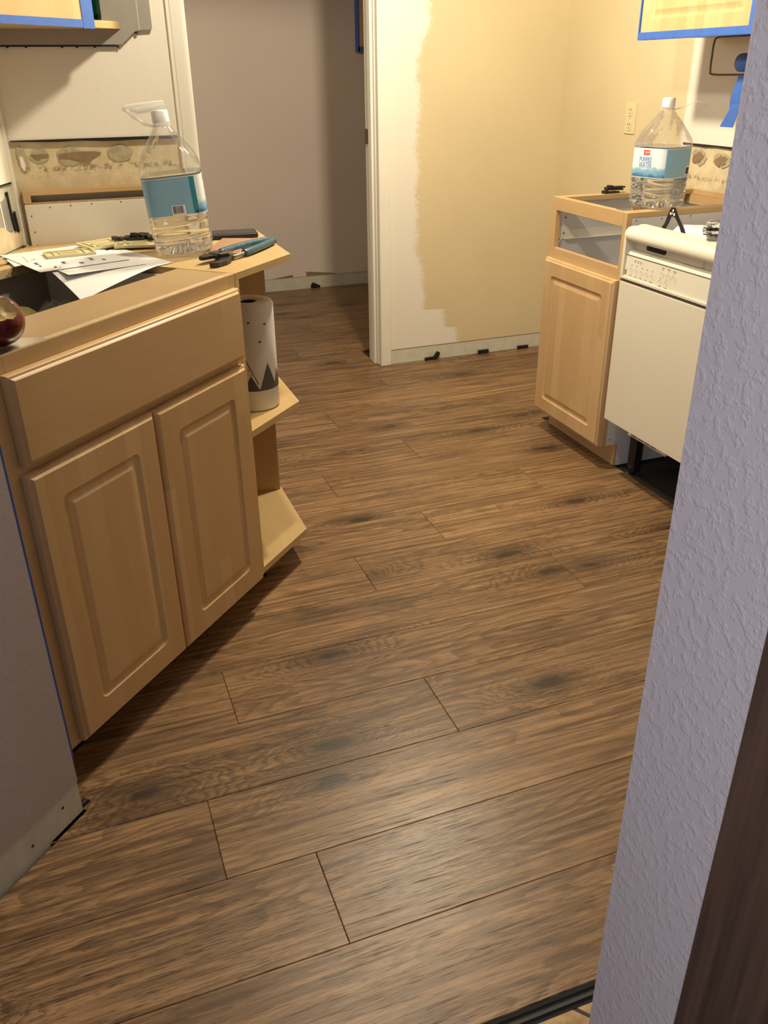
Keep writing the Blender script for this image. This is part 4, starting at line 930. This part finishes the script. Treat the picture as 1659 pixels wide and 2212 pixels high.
for a, b in ((0.022, 0.752), (0.046, 0.742)): MB().cyl((0.0165, a, b), 0.003, 0.0008, 'x', 10).build('screw', 'bronze', sl)

# ---------------------------------------------------------------- dishwasher
dw = thing('dishwasher', 'bisque built-in dishwasher pulled up beside the right maple cabinet, bottom open', 'dishwasher', (1.655, 2.302, 0), -math.pi / 2)
DWW = 0.600
box('door_panel', 'appl', (0.0, DWW, 0.0, 0.022, 0.206, 0.671), dw, bevel=0.0015)
box('door_seam', 'seam', (0.002, DWW - 0.002, 0.006, 0.03, 0.671, 0.681), dw)
box('control_base', 'appl2', (0.0, DWW, -0.002, 0.05, 0.681, 0.689), dw, bevel=0.001)
# left and right end cheeks
cheek = [(-0.002, 0.689), (-0.002, 0.812), (0.001, 0.824), (0.009, 0.833), (0.020, 0.836), (0.05, 0.836), (0.05, 0.689)]
for x0 in (0.0, DWW - 0.013): MB().prism(cheek, x0, x0 + 0.013, 'x').build('end_cheek', 'appl2', dw, bevel=0.0015)
MB().prism([(0.0025, 0.689), (0.006, 0.753), (0.013, 0.764), (0.034, 0.768), (0.05, 0.768), (0.05, 0.689)], 0.013, DWW - 0.013, 'x').build('control_panel', 'appl2', dw, bevel=0.0008)
MB().prism([(0.0050, 0.7535), (0.0048, 0.7552), (0.010, 0.7552), (0.010, 0.7535)], 0.013, DWW - 0.013, 'x').build('panel_line', 'seam', dw)
MB().prism([(0.034, 0.765), (0.036, 0.802), (0.052, 0.802), (0.052, 0.765)], 0.013, DWW - 0.013, 'x').build('recess_back', 'appl2', dw)
MB().prism([(0.0, 0.797), (-0.0045, 0.803), (-0.006, 0.812), (-0.004, 0.822), (0.002, 0.831), (0.010, 0.8355), (0.020, 0.837), (0.05, 0.837), (0.05, 0.800), (0.006, 0.7965)], 0.012, DWW - 0.012, 'x').build('handle_bulge', 'appl2', dw, smooth=50)
vg = MB().prism([(x, z) for x, z in rrect(0.075, 0.165, 0.7745, 0.7885, 0.006)], 0.0300, 0.0365, 'y').build('vent', 'ink_k', dw)
for i in range(11): MB().prism([(0.081 + i * 0.0076, 0.776), (0.0825 + i * 0.0076, 0.776), (0.0855 + i * 0.0076, 0.787), (0.084 + i * 0.0076, 0.787)], 0.0285, 0.0302, 'y').build('vent_slat', 'graphite', vg)
box('latch', 'appl2', (0.252, 0.338, 0.024, 0.035, 0.770, 0.796), dw, bevel=0.001)
def onp(x, z): t = (z - 0.689) / (0.753 - 0.689); return 0.0025 + 0.0035 * t - 0.0002
def button(x, z, rx, rz):
    m_ = MB(); n = 20; L = []
    for k, dy in ((1.0, 0.0), (1.0, -0.0006), (0.82, -0.0006), (0.78, -0.0001)): L.append([(x + rx * k * math.cos(2 * math.pi * i / n), onp(x, z) + dy, z + rz * k * math.sin(2 * math.pi * i / n)) for i in range(n)])
    return m_.loops(L).build('button', 'appl2', dw, smooth=40)
def mark(x, z, w_, h_, mat='ink', nm='printed_mark'): return box(nm, mat, (x - w_ / 2, x + w_ / 2, onp(x, z) - 0.0004, onp(x, z) + 0.0006, z - h_ / 2, z + h_ / 2), dw)
for i in range(5):
    x = 0.048 + i * 0.026; z = 0.711; button(x, z, 0.0068, 0.0095); mark(x, z + 0.0155, 0.0028, 0.003, 'seam'); mark(x - 0.001, z - 0.0145, 0.014, 0.0016)
for x, z, a, b in ((0.199, 0.7255, 0.0075, 0.0095), (0.226, 0.7235, 0.010, 0.012), (0.252, 0.7205, 0.011, 0.014)): button(x, z, a, b); mark(x, z + b + 0.005, 0.0025, 0.003, 'seam'); mark(x - 0.001, z + b + 0.0105, 0.015, 0.002)
for x in (0.193, 0.221): button(x, 0.7035, 0.0085, 0.009); mark(x, 0.7150, 0.0028, 0.003, 'seam'); mark(x, 0.6925, 0.016, 0.0016)
for i in range(3): mark(0.062 + i * 0.014, 0.743, 0.008, 0.0014); mark(0.062 + i * 0.014, 0.7405, 0.004, 0.0014); mark(0.064 + i * 0.014, 0.738, 0.004, 0.0014)
box('badge', 'ink', (0.0155, 0.0255, onp(0, .702) - 0.0006, onp(0, .702) + 0.0006, 0.694, 0.710), dw)
box('tub', 'greyboard', (0.012, DWW - 0.012, 0.05, 0.57, 0.19, 0.800), dw)
box('top_flange', 'appl2', (0.012, DWW - 0.012, 0.040, 0.062, 0.800, 0.841), dw, bevel=0.001)
box('base_pan', 'black', (0.012, DWW - 0.012, 0.10, 0.56, 0.16, 0.19), dw)
box('base_rail', 'appl2', (0.006, 0.215, 0.103, 0.108, 0.131, 0.168), dw, bevel=0.0006)
for i in range(4): mark_ = box('rating_print', 'ink', (0.030 + i * 0.036, 0.058 + i * 0.036, 0.1022, 0.1031, 0.136, 0.152), dw)
for x in (0.016, DWW - 0.056):
    lg = box('leg', 'black', (x, x + 0.040, 0.108, 0.135, 0.004, 0.16), dw, bevel=0.002)
    MB().cyl((x + 0.020, 0.118, FLZ + 0.0002), 0.011, 0.0165, 'z', 14).build('foot', 'black', lg)
    MB().cyl((x + 0.020, 0.1065, 0.020), 0.005, 0.002, 'y', 12).build('bolt', 'steel', lg)
box('leg', 'black', (0.036, 0.06, 0.50, 0.53, FLZ + 0.0003, 0.16), dw); box('leg', 'black', (DWW - 0.06, DWW - 0.036, 0.50, 0.53, FLZ + 0.0003, 0.16), dw)
# insulation on the tub
m_ = MB(); nx, ny = 22, 18; v = []; f = []
rd = random.Random(3)
for s_ in (0, 1):
    for i in range(ny + 1):
        for j in range(nx + 1):
            x = 0.105 + 0.475 * j / nx; y = 0.068 + 0.47 * i / ny
            h = 0.8005 if s_ == 0 else 0.8440 + 0.006 * math.sin(7 * j / nx + 3 * i / ny) + 0.004 * math.sin(17 * i / ny + 5 * j / nx) + rd.uniform(-.001, .001)
            if s_ and (i in (0, ny) or j in (0, nx)): h = 0.812
            v.append((x, y, h))
n1 = (nx + 1) * (ny + 1)
for i in range(ny):
    for j in range(nx):
        k = i * (nx + 1) + j; q = (k, k + 1, k + nx + 2, k + nx + 1); f.append(q[::-1]); f.append(tuple(a + n1 for a in q))
m_.add(v, f).build('insulation', 'blanket', dw, smooth=60)
# bent black bracket standing behind the top edge
br = thing('steel_bracket', 'black A-shaped metal bracket with punched holes standing on the dishwasher top', 'bracket', (1.735, 2.175, 0.828))
def strip(pts, w_, th): 
    L = [[tuple(Vector(p) + Vector((dx, dy, 0))) for dx, dy in ((-th, -w), (th, -w), (th, w), (-th, w))] for p, w in zip(pts, w_)]
    return MB().loops(L)
strip([(0, 0.050, -0.006), (0, 0.050, 0.006), (0, 0.036, 0.026), (0, 0.028, 0.046), (0, 0.018, 0.060)], [0.009, 0.009, 0.008, 0.009, 0.011], 0.0012).build('arm', 'black', br)
strip([(0.0, -0.048, -0.008), (0.0, -0.048, 0.004), (0.0, -0.030, 0.026), (0.0, -0.010, 0.044), (0.0, 0.006, 0.058)], [0.009, 0.009, 0.008, 0.009, 0.011], 0.0012).build('arm', 'black', br)
MB().prism([(-0.008, 0.046), (0.034, 0.048), (0.030, 0.062), (0.022, 0.072), (0.006, 0.072), (-0.004, 0.060)], -0.0014, 0.0014, 'x').build('head_plate', 'black', br)
for a, b, r in ((0.013, 0.064, 0.0036), (0.022, 0.0545, 0.0042), (0.006, 0.0535, 0.0042), (0.014, 0.0560, 0.0022)): MB().cyl((-0.0018, a, b), r, 0.0036, 'x', 14).build('punched_hole', 'melamine', br)
# black and white printed pouches
for i, (dx, dy, z, h, lab) in enumerate(((0.0, 0.0, 0.847, 0.013, 'lower black and white patterned pouch on the white blanket over the dishwasher'), (0.010, 0.006, 0.8615, 0.012, 'upper black and white patterned pouch stacked over the dishwasher'))):
    t = thing('patterned_pouch', lab, 'pouch', (1.800 + dx, 1.955 + dy, z + 0.006), math.radians(-38 - 6 * i), 'patterned pouches on the dishwasher')
    L = []
    for k, zz in ((0.90, 0.0), (1.0, 0.006), (1.0, h - 0.006), (0.92, h)):
        L.append([(x * k, y * k, zz) for x, y in rrect(-0.11, 0.075, -0.055, 0.055, 0.012)])
    MB().loops(L).build('pouch_body', 'pattern', t, smooth=50)
    MB().tube([(-0.11, -0.056, h * .5), (0.0, -0.0565, h * .5), (0.074, -0.056, h * .5)], 0.0014, 6).build('zip', 'ink_k', t)

# ---------------------------------------------------------------- upper right cabinet
ur = thing('wall_cabinet', 'maple wall cabinet edged with blue masking tape, top right above the outlet wall', 'wall cabinet', (1.966, 2.757, 1.355), -math.pi / 2)
box('carcass', 'maple_v', (0.004, 0.76, 0.0, 0.300, 0.004, 0.76), ur, bevel=0.001)
routed(0.0, 0.548, 0.0, 0.755, -0.022, -0.001, 0.055).build('door', 'maple_v', ur, smooth=35)
routed(0.552, 0.76, 0.0, 0.755, -0.022, -0.001, 0.055).build('door', 'maple_v', ur, smooth=35)
box('masking_tape', 'tape', (-0.001, 0.55, -0.0232, -0.0205, -0.002, 0.0190), ur)
box('masking_tape', 'tape', (-0.001, 0.55, -0.0232, 0.004, -0.0034, -0.0016), ur)
box('masking_tape', 'tape', (-0.0018, 0.0030, -0.0234, -0.001, 0.0, 0.757), ur)
box('masking_tape', 'tape', (-0.0022, -0.0008, -0.0232, 0.05, -0.002, 0.757), ur)
box('masking_tape', 'tape', (0.520, 0.552, -0.0234, -0.0208, -0.002, 0.757), ur)
th_ = thing('towel_holder', 'bronze wire paper towel holder hanging below the right wall cabinet', 'towel holder', (2.10, 2.30, 1.25))
MB().tube(arc([(0, -0.24, 0.104), (0, 0.18, 0.105), (0, 0.245, 0.104), (0, 0.262, 0.092), (0, 0.264, 0.05), (0, 0.262, 0.010), (0, 0.245, -0.002), (0, 0.12, -0.003), (0, -0.24, -0.003)], 8), 0.0032, 8, up=(1, 0, 0)).build('wire_loop', 'bronze', th_, smooth=60)
box('mounting_plate', 'bronze', (-0.02, 0.02, -0.24, 0.16, 0.1065, 0.1088), th_)
bt = thing('blue_tape_strip', 'strips of blue masking tape looped over the towel holder wire', 'tape', (2.10, 2.405, 1.247))
def ribbon(pts, w0, w1, nm):
    L = []
    P = arc(pts, 6)
    for i, p in enumerate(P):
        w_ = w0 + (w1 - w0) * i / (len(P) - 1); L.append([(p.x - 0.0008, p.y - w_, p.z), (p.x + 0.0008, p.y - w_, p.z), (p.x + 0.0008, p.y + w_, p.z), (p.x - 0.0008, p.y + w_, p.z)])
    return MB().loops(L).build(nm, 'tape', bt, smooth=50)
MB().lathe([(0.0, -0.035), (0.022, -0.035), (0.026, -0.03), (0.026, 0.03), (0.022, 0.035), (0.0, 0.035)], 24).build('folded_tape', 'tape', bt, smooth=50, loc=(0, -0.012, 0.034), rot=(math.pi / 2, 0, 0))
ribbon([(-0.002, -0.004, 0.0), (-0.004, 0.006, -0.04), (-0.004, 0.012, -0.075), (-0.002, 0.010, -0.100)], 0.020, 0.024, 'tape_tail')
ribbon([(-0.003, 0.006, -0.080), (-0.008, 0.014, -0.115), (-0.012, 0.026, -0.150)], 0.018, 0.030, 'tape_tail')

# ---------------------------------------------------------------- far room wall cabinet
fc = thing('wall_cabinet', 'blue-taped wooden wall cabinet edge beyond the doorway in the far room', 'wall cabinet', (1.876, 5.49, 1.375))
box('carcass', 'birch_d', (0.0, 0.6, -0.045, 0.0, 0.0, 0.75), fc)
box('door', 'maple_v', (0.0, 0.6, -0.060, -0.0455, 0.002, 0.75), fc)
box('masking_tape', 'tape', (-0.0015, 0.0, -0.060, -0.002, -0.001, 0.75), fc); box('masking_tape', 'tape', (-0.0015, 0.006, -0.0615, -0.0602, -0.001, 0.75), fc); box('masking_tape', 'tape', (-0.0015, 0.6, -0.0615, -0.0602, -0.002, 0.024), fc)
# ---------------------------------------------------------------- dark board at the right edge
bd = tag(MB().box(0.368, 0.4085, 0.06, 0.322, FLZ + 0.0005, 1.02).build('wood_board', 'dark_wood', bevel=0.002), 'dark brown wood board standing upright against the right foreground wall', 'board')
